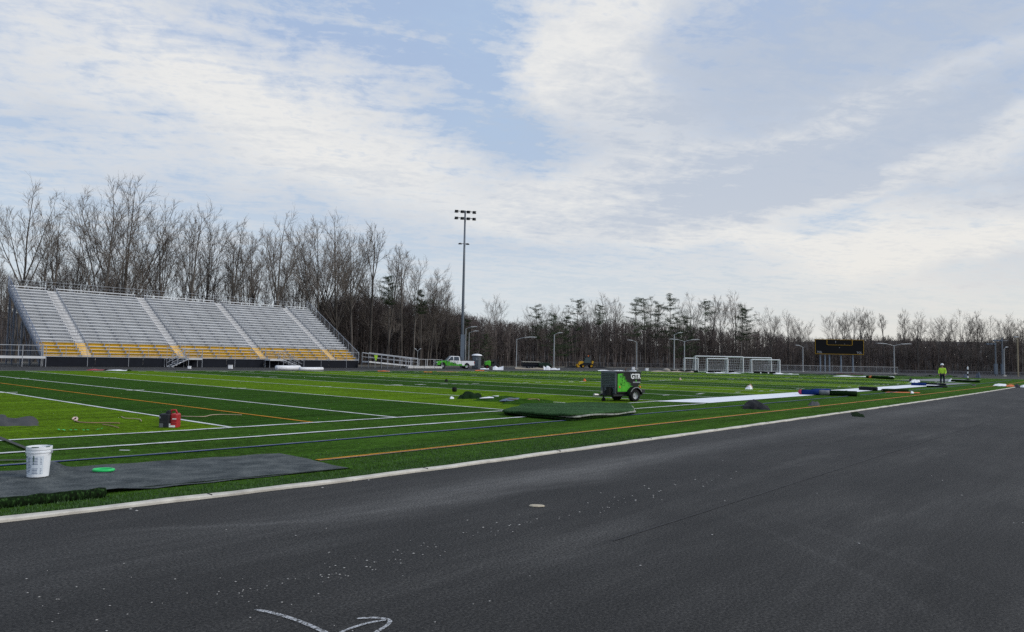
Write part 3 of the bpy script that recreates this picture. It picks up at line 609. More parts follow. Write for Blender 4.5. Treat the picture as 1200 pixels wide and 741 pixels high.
for y in (-1.5, 0):
    mb = MB(); mb.tube([(0, y, 2.15), (e1, y, 1.45)], .06, 6); mb.tube([(0, y, 1.6), (e1, y, .9)], .03, 6)
    for k in range(9): mb.tube([(e1*k/8, y, 0), (e1*k/8, y, 2.15-.7*k/8)], .035, 6)
    mb.build('railing', STEEL, rp)
mb = MB()
for y in (-1.7, -.2):
    mb.tube([(e1-2, y, 0), (e1-2, y, 1.35), (e2, y, 1.35), (e2, y, 0)], .04, 6)
    for k in range(1, 4): mb.tube([(e1-2+(e2-e1+2)*k/4, y, 0), (e1-2+(e2-e1+2)*k/4, y, 1.35)], .03, 6)
mb.build('railing', WHT, rp)
xy = FP(440, 81.4); v = root('safety_vest', xy, 0, 'lime green safety vest hanging on the ramp railing right of the grandstand', 'vest', z=1.1)
LIME = mat('lime_fabric', (.50,.80,.06), .8)
MB().side([(-.22,.75),(-.08,.78),(0,.6),(.1,.78),(.24,.74),(.2,.3),(.05,-.05),(-.12,.25)], -.03, .03).build('cloth', LIME, v)

# ------------------------------------------------------------------ masts, lamps, scoreboard, fences
mx, my = at(541, 127); ms = root('floodlight_mast', (mx, my), .25, 'tall grey floodlight mast with two banks of lamps behind the pickup truck', 'floodlight')
MT = (F and h_at(127, 543, 247)); MB().tube([(0,0,0), (0,0,9), (.0,0,18), (0.0,0,MT)], [.29,.25,.20,.14], 12).build('pole', mat('mast_steel', (.14,.16,.185), .5, .2), ms, smooth=True)
for z in (MT-.15, MT-1.35):
    MB().tube([(-1.75,0,z), (1.75,0,z)], .06, 6).build('crossarm', DKM, ms)
    for k in range(4):
        x = -1.6+k*1.07; MB().lathe([(.05,.12),(.20,.05),(.34,-.16),(.37,-.28),(.30,-.29),(.02,-.2)], (x, -.22, z-.02), 12).build('flood_lamp', DKM, ms); MB().b2((x-.3, -.6, z+.02), (x+.3, .0, z+.06)).build('visor', DKM, ms)
z = h_at(127, 541, 286); MB().tube([(-.8,0,z), (.6,0,z+.1)], .05, 6).build('crossarm', DKM, ms)
for x in (-.8, .55): MB().lathe([(.05,.15),(.25,.08),(.36,-.1),(.02,-.1)], (x, -.1, z), 12).build('flood_lamp', DKM, ms)
MB().b2((-.35,-.42,1.2), (.35,-.3,5.8)).build('control_cabinet', mat('cabinet_grey', (.13,.16,.20), .5, .2), ms)
for k in range(3): MB().tube([(.5+.25*k,-.3,0), (.5+.25*k,-.3,3.2-.3*k)], .07, 6).build('conduit', DKM, ms)
LAMPM = mat('lamp_grey', (.36,.38,.39), .5, .3)
def lamp(px, dist, ytop, arms, label, r=.11, rz=0, head=.55):
    xy = at(px, dist); t = h_at(dist, px, ytop); o = root('street_lamp', xy, rz, label, 'street lamp', 'light poles around the field')
    MB().tube([(0,0,0), (0,0,t-.35)], [r, r*.7], 10).build('pole', LAMPM, o); MB().b2((-.25,-.25,0), (.25,.25,.25)).build('base', concrete, o)
    for d in arms:
        MB().tube([(0,0,t-.45), (d*.35,0,t-.22), (d*abs(d)**0*1.0 if False else d*.75,0,t-.05)], .05, 6).build('arm', LAMPM, o)
        MB().side([(d*.7,t-.1), (d*.7,t+.03), (d*(1.0+head*.4),t+.12), (d*(1.1+head),t+.08), (d*(1.1+head),t+.0)], -.17, .17).build('lamp_head', mat('lamp_head_pale', (.55,.56,.56), .5, .1), o)
    return o
lamp(605, 130, 395, (2.2,), 'single arm street lamp between the truck and the flatbed trailer', .09)
lamp(649, 142, 390, (1.0,), 'single arm street lamp standing beside the green mower and trailer', .14)
lamp(746, 152, 399, (-1.2,), 'short street lamp with arm to the left behind the compressor', .12)
lamp(790, 142, 390, (1.0,), 'taller single arm lamp left of the soccer goals', .14)
lamp(802, 150, 398, (-1.9, 1.9), 'double arm street lamp just left of the soccer goals', .13)
lamp(941, 160, 405, (-1.0,), 'single short arm lamp left of the scoreboard', .13)
lamp(1048, 152, 403, (-2.2, 2.2), 'double arm street lamp right of the scoreboard', .12)
lamp(1177, 150, 407, (.5,), 'short lamp between the floodlight posts at the far right', .11)
lamp(545, 136, 383, (1.3,), 'street lamp just right of the tall light mast', .1); lamp(549, 150, 388, (1.2,), 'smaller street lamp further right behind the mast', .09)
lamp(489, 128, 409, (-.5, .5), 'tiny double headed lamp in front of the woods behind the ramp', .05, head=.1)
for px, y, lab in ((1167, 400, 'left post of the floodlight frame at the far right'), (1175, 396, 'right post of the floodlight frame at the far right')):
    xy = at(px, 152); t = h_at(152, px, y); o = root('floodlight_post', xy, 0, lab, 'floodlight', 'floodlight posts at the far right'); MB().tube([(0,0,0),(0,0,t)], [.16,.12], 10).build('pole', mat('mast_steel', ()), o)
    MB().tube([(-1.9,0,t-.6),(.4 if px < 1170 else 1.3,0,t-.6)], .05, 6).build('crossarm', mat('mast_steel', ()), o); MB().b2((-.28,-.2,.4), (.28,.2,2.6)).build('control_cabinet', mat('cabinet_grey', ()), o)
    for k in range(3): MB().b2((-1.9+k*.75,-.25,t-.75),(-1.5+k*.75,.1,t-.45)).build('flood_lamp', mat('cabinet_grey', ()), o)
xy = at(1193, 150); o = root('utility_pole', xy, 0, 'plain tan post with small cap lamp at the right edge', 'post'); t = h_at(150, 1193, 395)
MB().tube([(0,0,0),(0,0,t)], [.15,.12], 10).build('post', mat('tan_wood', (.30,.25,.17), .8), o); MB().b2((-.55,-.15,t-.1),(.15,.15,t+.12)).build('cap_lamp', mat('lamp_head_pale', ()), o)
D = 162; xy = at(983.5, D); zt, zb_ = h_at(D, 983.5, 398), h_at(D, 983.5, 415.5); sb = root('scoreboard', xy, 0, 'large black scoreboard with thin yellow border on steel posts at the far end', 'scoreboard')
w2 = 57/2*D/F; PNL = mat('scoreboard_black', (.006,.0065,.008), .8, 0, .05, spec=.15)
pn = MB().b2((-w2,-.15,zb_), (w2,.15,zt)).build('panel', PNL, sb)
YL2 = mat('yellow_trim', (.34,.20,.012), .6, 0, .03); mb = MB(); e = .10
for a_, b_ in (((-w2,zb_),(w2,zb_+e)), ((-w2,zt-e),(w2,zt)), ((-w2,zb_+e),(-w2+e,zt-e)), ((w2-e,zb_+e),(w2,zt-e)), ((-2.85,zt-1.3),(2.95,zt-1.3+e*.8)), ((-2.85,zt-1.3),(-2.72,zt-e)), ((2.82,zt-1.3),(2.95,zt-e))):
    mb.b2((a_[0],-.19,a_[1]), (b_[0],-.152,b_[1]))
mb.build('trim', YL2, sb)
for x in (-w2+1.0, w2-1.0): text('TOL', .62, sb, (x, -.17, zb_+.42), (pi/2, 0, 0), mat('white_lettering', (.28,.29,.31), .6))
MB().b2((-.9,-.17,zt-.8),(-.8,-.152,zt-.35)).b2((1.1,-.17,zt-1.05),(1.25,-.152,zt-.95)).b2((-.05,-.17,zt-1.9),(.1,-.152,zt-1.75)).build('digit_segments', MATS['white_lettering'], sb)
for x in (-4.1,-3.05,-2.05,.55,3.2): MB().tube([(x,.3,0),(x,.3,zt-1)], .17, 8).build('post', mat('post_blue_grey', (.20,.24,.29), .5, .3), sb)
def fence(pts, h, n, label, m, wr=.012, rails=2, step=.45, rr=.04):
    o = root('chain_link_fence', pts[0], math.atan2(pts[1][1]-pts[0][1], pts[1][0]-pts[0][0]), label, 'fence'); L = math.dist(*pts); mb = MB()
    for k in range(rails): mb.tube([(0,0,h-(h-.08)*k), (L,0,h-(h-.08)*k)], rr, 5)
    if mb.v: mb.build('rail', m, o)
    for k in range(n+1): MB().tube([(L*k/n,0,0), (L*k/n,0,h)], rr*1.2, 6).build('post', m, o)
    if wr: wires(MB(), lambda x, z: (x, 0, z), L, h-.05, step, wr).build('mesh', m, o)
fence((at(896, 152), at(1052, 158)), 1.45, 18, 'grey chain link fence below the scoreboard', mat('fence_grey', (.27,.28,.29), .5, .2), .012)
fence((at(1052, 166), at(1300, 158)), .8, 22, 'low grey fence line at the far right below the woods', mat('fence_dark_grey', (.15,.15,.16), .6), .016)
fence((FP(432, 80.2), FP(612, 80.5)), 1.35, 16, 'thin black fence posts along the far track by the truck', mat('black_wire', (.02,.02,.022), .6), .004, 1, .5, .022)
fence((at(645, 172), at(900, 172)), 1.2, 26, 'dark wire fence along the woods behind the tractor', mat('fence_dark_grey', ()), .008, 1, .5, .03)

# ------------------------------------------------------------------ soccer goals
def goal(px0, px1, dist, h, depth, label, rz=0, wr=.014):
    a, b = at(px0, dist), at(px1, dist*(1-.0)); L = math.dist(a, b); o = root('soccer_goal', a, math.atan2(b[1]-a[1], b[0]-a[0])+rz, label, 'soccer goal', 'portable soccer goals at the far end')
    for x in (0, L): MB().tube([(x,0,0),(x,0,h)], .085, 8).build('post', WHT, o)
    MB().tube([(0,0,h),(L,0,h)], .085, 8).build('crossbar', WHT, o)
    for x in (0, L): MB().tube([(x,0,h),(x,depth*.5,h-.05),(x,depth,.08),(x,0,.05)], .05, 6).build('side_frame', WHT, o)
    MB().tube([(0,depth,.06),(L,depth,.06)], .05, 6).tube([(0,depth*.5,h-.05),(L,depth*.5,h-.05)], .04, 6).build('rear_bar', WHT, o)
    mb = MB(); sx = .34
    for k in range(int(L/sx)+1):
        x = k*sx; mb.tube([(x,0,h),(x,depth*.5,h-.05),(x,depth,.06)], wr, 3, False)
    for k in range(7):
        t = k/6; y = depth*.5+depth*.5*t; z = (h-.05)*(1-t)+.06*t; mb.tube([(0,y,z),(L,y,z)], wr, 3, False)
        for x in (0, L): mb.tube([(x, 0, h*(1-t)), (x, y, z)], wr, 3, False); mb.tube([(x, depth*t, 0.05), (x, depth*.5*t, h)], wr, 3, False)
    mb.build('net', mat('net_white', (.50,.50,.52), .8), o); return o
goal(815, 871, 124, 2.75, 2.2, 'full size white soccer goal at left front with two tall posts')
goal(852, 904, 128, 2.7, 2.2, 'full size white soccer goal overlapping behind on the right')
goal(829, 853, 122, 2.35, 1.4, 'small white soccer goal nested inside the left full size goal')
goal(881, 914, 125, 2.35, 1.5, 'small white soccer goal at the right end of the row'); goal(802.5, 818, 130, 2.4, 1.6, 'narrow white goal at the left end of the row')
ORD = ['leftmost','second from the left','third from the left','fourth from the left','fifth from the left','sixth from the left','seventh from the left','third from the right','second from the right','rightmost']
for iw, (px, d) in enumerate(((790,123),(798,123),(806,123),(814.5,123),(833,121),(841,121),(857,123),(887,123),(896,123),(905,123))):
    xy = at(px, d); o = root('goal_weight', xy, random.uniform(-.1,.1), 'black weight in the row under the soccer goals, %s' % ORD[iw], 'weight', 'black weights under the goals')
    MB().rbox((0,0,.17), (1.0,.4,.32), .08).build('bag', BK, o, bevel=.04)

# ------------------------------------------------------------------ pickup truck
def wheel(x, y, r, w, par, rimm, out):
    t = MB().lathe([(r*.55,-w/2),(r*.93,-w/2),(r,-w*.32),(r,w*.32),(r*.93,w/2),(r*.55,w/2)], (x, y, r), 24, 'Y').build('wheel', BK, par, smooth=True)
    MB().lathe([(0,out*w*.30),(r*.18,out*w*.32),(r*.25,out*w*.2),(r*.50,out*w*.25),(r*.60,out*w*.49)], (x, y, r), 20, 'Y').build('rim', rimm, t)
    return t
RIM = mat('rim_silver', (.45,.46,.47), .35, .5)
xy = at(532.5, 113); tk = root('pickup_truck', xy, pi+.30, 'white and bright green crew cab pickup parked beside the tall light mast', 'pickup truck')
MB().side([(-2.95,.55),(-2.95,1.22),(-.85,1.22),(-.85,.42),(-1.35,.42),(-1.4,.75),(-1.75,.95),(-2.1,.75),(-2.2,.5)], -.98, .98).build('bed', WHT, tk, bevel=.04)
MB().side([(-.83,.42),(-.83,1.2),(1.3,1.22),(1.3,.42)], -.98, .98).build('cab_body', WHT, tk, bevel=.05)
MB().side([(1.32,.45),(1.32,1.24),(2.65,1.12),(2.92,1.02),(2.95,.55),(2.5,.5),(2.4,.8),(2.05,.98),(1.68,.8),(1.6,.45)], -.97, .97).build('hood', BRGREEN, tk, bevel=.06)
MB().add([(-.72,-.93,1.2),(-.72,.93,1.2),(1.42,.93,1.2),(1.42,-.93,1.2),(-.6,-.74,1.93),(-.6,.74,1.93),(.72,.74,1.95),(.72,-.74,1.95)], [(0,1,2,3),(4,7,6,5),(0,3,7,4),(1,5,6,2),(0,4,5,1),(3,2,6,7)]).build('cab_roof', WHT, tk, bevel=.05)
for s_ in (1, -1):
    MB().add([(.40,s_*.925,1.27),(1.22,s_*.925,1.27),(.72,s_*.775,1.85),(.40,s_*.775,1.85)], [(0,1,2,3)] ).build('side_window', GLASS, tk); MB().add([(-.55,s_*.925,1.27),(.28,s_*.925,1.27),(.28,s_*.775,1.85),(-.5,s_*.775,1.85)], [(0,1,2,3)]).build('side_window', GLASS, tk)
    MB().b2((1.0,s_*1.0,1.2),(1.15,s_*1.25,1.5)).build('mirror', DKM, tk); MB().b2((-.4,s_*.985,1.05),(-.2,s_*1.0,1.1)).b2((.55,s_*.985,1.05),(.75,s_*1.0,1.1)).build('door_handle', DKM, tk)
    MB().b2((2.86,s_*.62,.82),(2.985,s_*.96,1.0)).build('headlight', mat('lamp_glass', (.6,.62,.65), .1), tk); MB().b2((-2.99,s_*.78,.85),(-2.9,s_*.99,1.15)).build('tail_light', RED, tk)
    for x in (2.05, -1.75): wheel(x, s_*.84, .42, .28, tk, RIM, s_)
    mb = MB()
    for k in range(26):                                  # green splatter graphic over the doors and bed
        x = .9-k*.1+random.uniform(-.05,.05); h_ = max(.06, .55-.02*k+random.uniform(-.18,.12)); mb.b2((x-.07,s_*.984,.46),(x+.07,s_*.992,.46+h_))
    mb.b2((.9,s_*.984,.46),(1.28,s_*.993,1.15)); mb.build('green_splatter', BRGREEN, tk)
    MB().b2((.1,s_*.984,.8),(.2,s_*.994,1.0)).b2((.25,s_*.984,.72),(.5,s_*.994,.84)).b2((-.1,s_*.984,.7),(.05,s_*.994,.78)).build('door_emblem', DKM, tk)
MB().add([(1.40,-.88,1.25),(1.40,.88,1.25),(.80,.72,1.88),(.80,-.72,1.88)], [(0,1,2,3)]).build('windshield', mat('pale_glass', (.22,.27,.30), .08, 0, .1, 1), tk)
MB().b2((2.93,-.6,.72),(2.99,.6,1.02)).build('grille', DKM, tk); MB().rbox((3.0,0,.5),(.22,1.9,.22),.06).build('front_bumper', mat('chrome_bumper', (.12,.12,.13), .4, .4), tk); MB().b2((-3.12,-.9,.5),(-2.95,.9,.66)).build('rear_bumper', DKM, tk)
MB().tube([(-.95,-.9,1.2),(-.95,-.9,1.75),(-.95,.9,1.75),(-.95,.9,1.2)], .035, 6).b2((-2.6,-.85,1.2),(-1.0,.85,1.33)).build('bed_rack', DKM, tk)
# portable toilet
xy = at(558.5, 116); o = root('portable_toilet', xy, -.35, 'dark grey portable toilet with domed white roof behind the pickup', 'portable toilet')
MB().rbox((0,0,1.05),(1.12,1.15,2.1),.08).build('cabin', GREYP, o); MB().lathe([(.90,2.08),(.90,2.16),(.72,2.28),(.35,2.36),(0,2.38)], n=8).build('roof', WHT, o, smooth=True)
dr = MB().b2((-.38,-.61,.12),(.38,-.575,1.95)).build('door', mat('grey_door', (.12,.145,.165), .5), o); MB().b2((.2,-.625,1.35),(.34,-.612,1.75)).build('vent', mat('vent_pale', (.4,.43,.45)), dr); MB().tube([(.0,.45,2.1),(.0,.45,2.6)], .05, 8).build('vent_pipe', GREYP, o)
# small green utility vehicle with dark frame
def utv(px, dist, rz, label, L=2.2):
    o = root('utility_vehicle', at(px, dist), rz, label, 'utility vehicle')
    MB().side([(-L/2,.45),(-L/2,.8),(-.2,.85),(.1,.85),(.15,.45)], -.6, .6).build('cargo_bed', DKM, o, bevel=.03)
    MB().side([(.2,.45),(.2,1.2),(.45,1.38),(L/2,1.15),(L/2+.1,.75),(L/2,.45)], -.55, .55).build('hood', BRGREEN, o, bevel=.08)
    MB().tube([(-.7,.5,.8),(-.6,.5,1.5),(.2,.5,1.45)], .05, 6).tube([(-.7,-.5,.8),(-.6,-.5,1.5),(.2,-.5,1.45)], .05, 6).b2((-.75,-.55,.8),(-.3,.55,1.25)).build('engine_frame', DKM, o)
    MB().rbox((-.1,0,1.0),(.5,.9,.3),.08).build('seat', BK, o)
    for x in (-.75, .8):
        for s_ in (1,-1): wheel(x, s_*.6, .34, .25, o, mat('rim_dark_red', (.12,.02,.02)), s_)
    return o
utv(576, 118, pi+.2, 'small bright green turf vehicle with dark frame right of the portable toilet')
# tractor loader
xy = at(687.5, 163); o = root('tractor_loader', xy, pi+.12, 'yellow tractor loader with dark glass cab parked by the woods', 'tractor')
MB().side([(-1.3,.55),(-1.2,1.25),(1.2,1.15),(1.25,.55)], -.45, .45).build('chassis', DKM, o, bevel=.04)
cb = MB().add([(-.75,-.65,1.1),(-.75,.65,1.1),(.65,.65,1.1),(.65,-.65,1.1),(-.65,-.6,2.45),(-.65,.6,2.45),(.35,.6,2.45),(.35,-.6,2.45)], [(0,1,2,3),(4,7,6,5),(0,3,7,4),(1,5,6,2),(0,4,5,1),(3,2,6,7)]).build('cab', mat('cab_glass', (.05,.075,.08), .15), o); MB().b2((-.75,-.68,2.45),(.45,.68,2.58)).build('roof', DKM, cb); MB().lathe([(.12,0),(.12,.2),(0,.25)], (-.3,.2,2.58), 10).build('beacon', ORG, cb)
MB().side([(.75,1.2),(1.0,1.5),(1.7,1.45),(1.95,.9),(1.8,.55),(1.5,.9),(1.2,.95)], -.5, .5).build('loader_arm', YMACH, o, bevel=.03); MB().side([(1.85,.15),(2.2,.12),(2.35,.5),(2.25,.9),(2.1,.5),(1.85,.45)], -.85, .85).build('bucket', YMACH, o); MB().side([(-1.3,.8),(-1.5,1.5),(-1.25,1.6),(-1.0,1.1)], -.5, .5).build('rear_panel', YMACH, o)
for x, r_ in ((-.95,.5),(.95,.42)):
    for s_ in (1,-1): wheel(x, s_*.6, r_, .35, o, YMACH, s_)
for k, (px, dx) in enumerate(((703, 0), (671, 0))):
    xy = at(px, 164); o = MB().grid(lambda u, v: ((u-.5)*4, (v-.5)*2, .35*sin(pi*u)*sin(pi*v)+random.uniform(0,.05)), 10, 6).build('soil_mound', BK); o.location = (xy[0], xy[1], 0); tag(o, 'low dark heap %s the yellow tractor loader' % ('right of' if px > 690 else 'left of'), 'heap')
# flatbed trailer with load, mower, lumber, bags
xy = at(622, 134); o = root('flatbed_trailer', xy, .05, 'dark flatbed trailer with pale top edge left of the lamp post', 'trailer')
MB().b2((-1.75,-1,.75),(1.75,1,.9)).build('bed', DKM, o); MB().b2((-1.55,-.9,.9),(1.4,.9,1.12)).build('load', BK, o); MB().b2((-1.7,-1.02,1.15),(1.7,.98,1.27)).build('pale_cover', mat('pale_board', (.55,.53,.46)), o)
MB().b2((-1.6,-1.0,.3),(1.6,-.92,.75)).build('side_board', BLKP, o)
for x in (-.5,.5):
    for s_ in (1,-1): wheel(x, s_*.85, .33, .22, o, RIM, s_)
xy = at(638, 133); o = root('riding_mower', xy, .1, 'dark green mower with black roll bar beside the lamp post', 'mower')
MB().side([(-1.1,.4),(-1.2,.9),(-.2,1.15),(.8,1.05),(1.4,.6),(1.3,.35)], -.6, .6).build('body', mat('deep_green', (.012,.03,.02), .5), o, bevel=.05); MB().side([(.2,.42),(.3,.62),(1.0,.6),(1.1,.42)], -.63, .63).build('deck_panel', mat('mid_green', (.03,.16,.07), .5), o)
MB().tube([(-1.0,-.5,.8),(-.85,-.5,2.15),(.5,-.5,2.15),(.65,-.5,1.0)], .05, 6).tube([(-1.0,.5,.8),(-.85,.5,2.15),(.5,.5,2.15),(.65,.5,1.0)], .05, 6).build('roll_bar', DKM, o)
for x in (-.7,.9):
    for s_ in (1,-1): wheel(x, s_*.6, .32, .22, o, DKM, s_)
def slab(name, px0, px1, dist, h, d, m, label, cat, z=0, dy=0, group=None):
    a, b = at(px0, dist), at(px1, dist+dy); L = math.dist(a, b); mb = MB(); n = max(4, int(L/.5))
    mb.grid(lambda u, v: (L*u+random.uniform(-.03,.03), d*(v-.5), h*math.sin(pi*min(max(v,.0),1))**.6*(.75+.25*sin(u*9+px0))), n, 6)
    mb.add([(0,-d/2,-.02),(L,-d/2,-.02),(L,d/2,-.02),(0,d/2,-.02)], [(3,2,1,0)])
    o = mb.build(name, m); o.location = (a[0], a[1], z); o.rotation_euler.z = math.atan2(b[1]-a[1], b[0]-a[0]); return tag(o, label, cat, group)
TAN = mat('lumber_tan', (.36,.31,.24), .8); PLAS = mat('white_plastic_sheet', (.74,.75,.77), .45, bump=.4, bscale=6); ORF = mat('orange_fabric', (.60,.14,.04), .8)
slab('lumber_stack', 604, 637, 122, .28, .5, TAN, 'long low stack of tan lumber lying below the flatbed trailer', 'lumber')
slab('plastic_bundle', 637, 645, 118, .75, 1.2, PLAS, 'bunched white plastic sheet at the foot of the mower', 'plastic sheet'); slab('plastic_bundle', 645, 656, 122, .32, 1.0, PLAS, 'flat strip of white plastic right of the bunched sheet by the mower', 'plastic sheet')
slab('plastic_bundle', 577.5, 590, 108, .62, 1.3, PLAS, 'crumpled white plastic in front of the green turf vehicle', 'plastic sheet'); slab('white_board', 563, 573, 112, .2, .8, PLAS, 'flat white board on the track right of the portable toilet', 'board')
slab('orange_mat', 557, 567.5, 96, .14, .7, ORF, 'orange folded mat at the turf edge below the portable toilet', 'mat')
for a_, b_, d_, h_, m_, nm, lab, ct in ((443,457,86,.12,ORF,'orange_mat','flat dark orange scrap at the turf edge below the ramp','mat'),(497,507,86,.09,ORF,'orange_mat','small orange scrap at the turf edge left of the truck','mat'),
   (512,538,90,.10,mat('brick_dust', (.32,.16,.10), .9),'rusty_strip','rusty orange strip at the turf edge below the pickup truck','strip')):
    slab(nm, a_, b_, d_*.93, h_, .5, m_, lab, ct)
# white tubes at the far sideline
for a_, b_, r_, lab in ((324, 351, .26, 'thicker left white roll lying on the far track before the stand'), (351.5, 378, .19, 'thinner right white roll lying on the far track before the stand')):
    p0, p1 = at(a_, 76), at(b_, 78.5); o = MB().tube([(p0[0],p0[1],r_),(p0[0]*.5+p1[0]*.5,p0[1]*.5+p1[1]*.5,r_*.92),(p1[0],p1[1],r_)], [r_, r_*1.03, r_], 14).build('white_roll', PLAS, smooth=True); tag(o, lab, 'roll', 'white rolls by the grandstand')
for px, d_, w_, lab in ((222, 74, .32, 'small white block on the far track left of the white rolls'), (270, 78, .45, 'small pale bag below the grandstand skirt'), (742, 140, .6, 'small white bin beside the lamp behind the compressor'), (758, 128, .55, 'pale cooler on the far turf edge right of the compressor')):
    xy = at(px, d_); o = root('white_box', xy, .2, lab, 'box'); MB().rbox((0,0,w_*.45),(w_,w_*.7,w_*.8),w_*.12).build('body', WHT, o, bevel=.02); MB().rbox((0,0,w_*.9),(w_*1.06,w_*.75,w_*.12),w_*.12).build('lid', PLAS, o)
for px, d_, lab in ((781, 128, 'left of two tan rocks by the soccer goals'), (794, 128, 'right of two tan rocks by the soccer goals')):
    xy = at(px, d_); mb = MB(); mb.lathe([(0,0),(.6,.02),(.62,.25),(.45,.5),(.2,.62),(0,.64)], n=9); o = mb.build('rock', mat('tan_rock', (.33,.29,.25), .9, bump=.5, bscale=5)); o.location = (xy[0], xy[1], -.02); o.scale = (1.1,.8,.9 if px < 790 else .6); tag(o, lab, 'rock')
xy = at(604, 126); o = root('round_sign', xy, 0, 'small red sign on a thin post left of the flatbed trailer', 'sign'); MB().tube([(0,0,0),(0,0,1.7)], .03, 6).build('post', STEEL, o)
MB().prism([(.36*cos(pi/8+k*pi/4), .36*sin(pi/8+k*pi/4)) for k in range(8)], -.015, .015).build('plate', RED, o); o.children[1].rotation_euler = (pi/2, 0, 0); o.children[1].location = (0, -.04, 1.55)
xy = at(1134, 94); o = root('striped_post', xy, 0, 'black and white striped marker post right of the worker', 'marker post')
z = 0
for k in range(6): MB().tube([(0,0,z),(0,0,z+.28)], .065 if k < 5 else .09, 10).build('band', WHT if k % 2 else BK, o, label='white band' if k % 2 else 'black band'); z += .28
MB().tube([(0,0,z),(0,0,z+.1)], [.08,.03], 10).build('cap', WHT, o)
MB().lathe([(.3,0),(.28,.08),(.08,.12)], n=12).build('base', BK, o)
#NEAR
# ------------------------------------------------------------------ things on the turf
def sheet(cor, nu, nv, zf, th, name, m, jit=.02, rnd=True):      # cor: four ground points, near-left near-right far-right far-left
    c = [np.array(p) for p in cor]; mb = MB()
    def fn(u, v):
        p = (c[0]*(1-u)+c[1]*u)*(1-v)+(c[3]*(1-u)+c[2]*u)*v; e = jit*(math.sin(u*17+v*5)+math.sin(v*23+u*7))*.5
        return (p[0]+e, p[1]+e*.6, zf(u, v))
    mb.grid(fn, nu, nv)
    if th:
        P = lambda i, j: mb.v[i*(nv+1)+j]
        for edge_ in ([P(i, 0) for i in range(nu+1)], [P(nu, j) for j in range(nv+1)], [P(i, nv) for i in range(nu, -1, -1)], [P(0, j) for j in range(nv, -1, -1)]):
            k = len(edge_); mb.add([(x, y, z-.001) for x, y, z in edge_]+[(x, y, max(.02, z-th)) for x, y, z in edge_], [(i, k+i, k+i+1, i+1) for i in range(k-1)])
    return mb.build(name, m)
g = TN('grey_backing'); g.t.links.new(g.ramp(g.math('ADD', g.math('MULTIPLY', g.noise((1,1,1), 60, 3, .7), .6), g.math('MULTIPLY', g.noise((1,1,1), 3, 4, .6), .4)), [(.40, (.035,.042,.044)), (.5, (.072,.082,.084)), (.60, (.135,.145,.14))]), g.b.inputs['Base Color']); g.b.inputs['Specular IOR Level'].default_value = .08; g.b.inputs['Roughness'].default_value = .95
g.bump(g.noise((1,1,1), 80, 3, .7), .5, .01); backing = g.m
g = TN('turf_roll_side'); g.t.links.new(g.ramp(g.noise((3,3,1), 14, 4, .75), [(.42, (.006,.009,.005)), (.55, (.010,.024,.007)), (.68, (.04,.085,.025))]), g.b.inputs['Base Color']); g.b.inputs['Roughness'].default_value = 1; g.b.inputs['Specular IOR Level'].default_value = .03; rollm = g.m
TL, TR, BR_, BL_ = G(-90, 562), G(328, 533.5), G(409, 551.5), G(-90, 604)
def zs(u, v):
    w = max(0, 1-u*3.2); return .034+.010*w*(1+math.sin(u*60+v*4))+.012*w*math.sin(v*7+u*31)+ .10*math.exp(-((u-.30)/.03)**2-((v-.93)/.16)**2)*1.0+.035*(1-v)**3*min(1, max(0, (.45-u)*12))+.004*math.sin(u*40+v*9)
o = sheet([BL_, BR_, TR, TL], 120, 24, zs, 0, 'turf_backing', backing, .012); tag(o, 'grey upturned turf strip with wrinkles lying beneath the white bucket', 'turf strip')
mb = MB(); pa, pb = Vector((*G(-95, 608), .062)), Vector((*G(123, 584.5), .062)); pts = [pa.lerp(pb, k/26)+Vector((0, 0, .004*sin(k*1.3))) for k in range(27)]
mb.tube(pts, [.058+.004*sin(k*2.1) for k in range(27)], 14); ro = mb.build('turf_roll', rollm, smooth=True); tag(ro, 'rolled dark edge of the grey turf strip at the lower left', 'turf roll')
mb = MB(); mb.grid(lambda u, v: (*[a*(1-u)+b*u+ (0.012*(v)) for a, b in zip(G(64, 552.6), G(328, 533.2))], .046), 30, 1); tag(mb.build('seam_tape', mat('pink_thread', (.35,.10,.16), .8)), 'thin pink seam thread along the far edge of the grey strip', 'thread')
mb = MB(); mb.grid(lambda u, v: (*[a*(1-u)+b*u+.02*v for a, b in zip(G(128, 578.5), G(409, 551.8))], .03+.012*(1-v)), 60, 1); tag(mb.build('turf_edge', rollm), 'dark tufted near edge of the grey turf strip', 'turf edge')
# bucket
bx = G(44, 562.5); k_ = bx[1]/F; o = root('bucket', bx, .2, 'open white plastic bucket with printed label standing on grey turf backing', 'bucket', z=.045)
bh, br = 34.5*k_, 12.4*k_
MB().lathe([(0,0),(br*.86,0),(br*.88,.006),(br*.985,bh*.80),(br*1.045,bh*.80),(br*1.045,bh*.845),(br*1.0,bh*.85),(br*1.0,bh*.90),(br*1.06,bh*.90),(br*1.06,bh),(br*.98,bh),(br*.94,bh*.8),(br*.84,.02),(0,.02)], n=40).build('body', mat('bucket_plastic', (.74,.77,.80), .35, 0, .05, 12), o, smooth=False)
def wrap(mb, a0, a1, z0, z1, off=.0012, n=8):
    rr = lambda z: br*(.88+.105*z/(bh*.8))+off
    mb.grid(lambda u, v: (rr(z0+(z1-z0)*v)*cos(a0+(a1-a0)*u), rr(z0+(z1-z0)*v)*sin(a0+(a1-a0)*u), z0+(z1-z0)*v), n, 2)
a_c = -pi/2-.2; lb = MB(); wrap(lb, a_c-1.0, a_c+1.0, bh*.10, bh*.70); lb = lb.build('label', mat('label_paper', (.60,.66,.72), .5, 0, .04), o); INK = mat('label_ink', (.09,.12,.20), .6)
mb = MB()
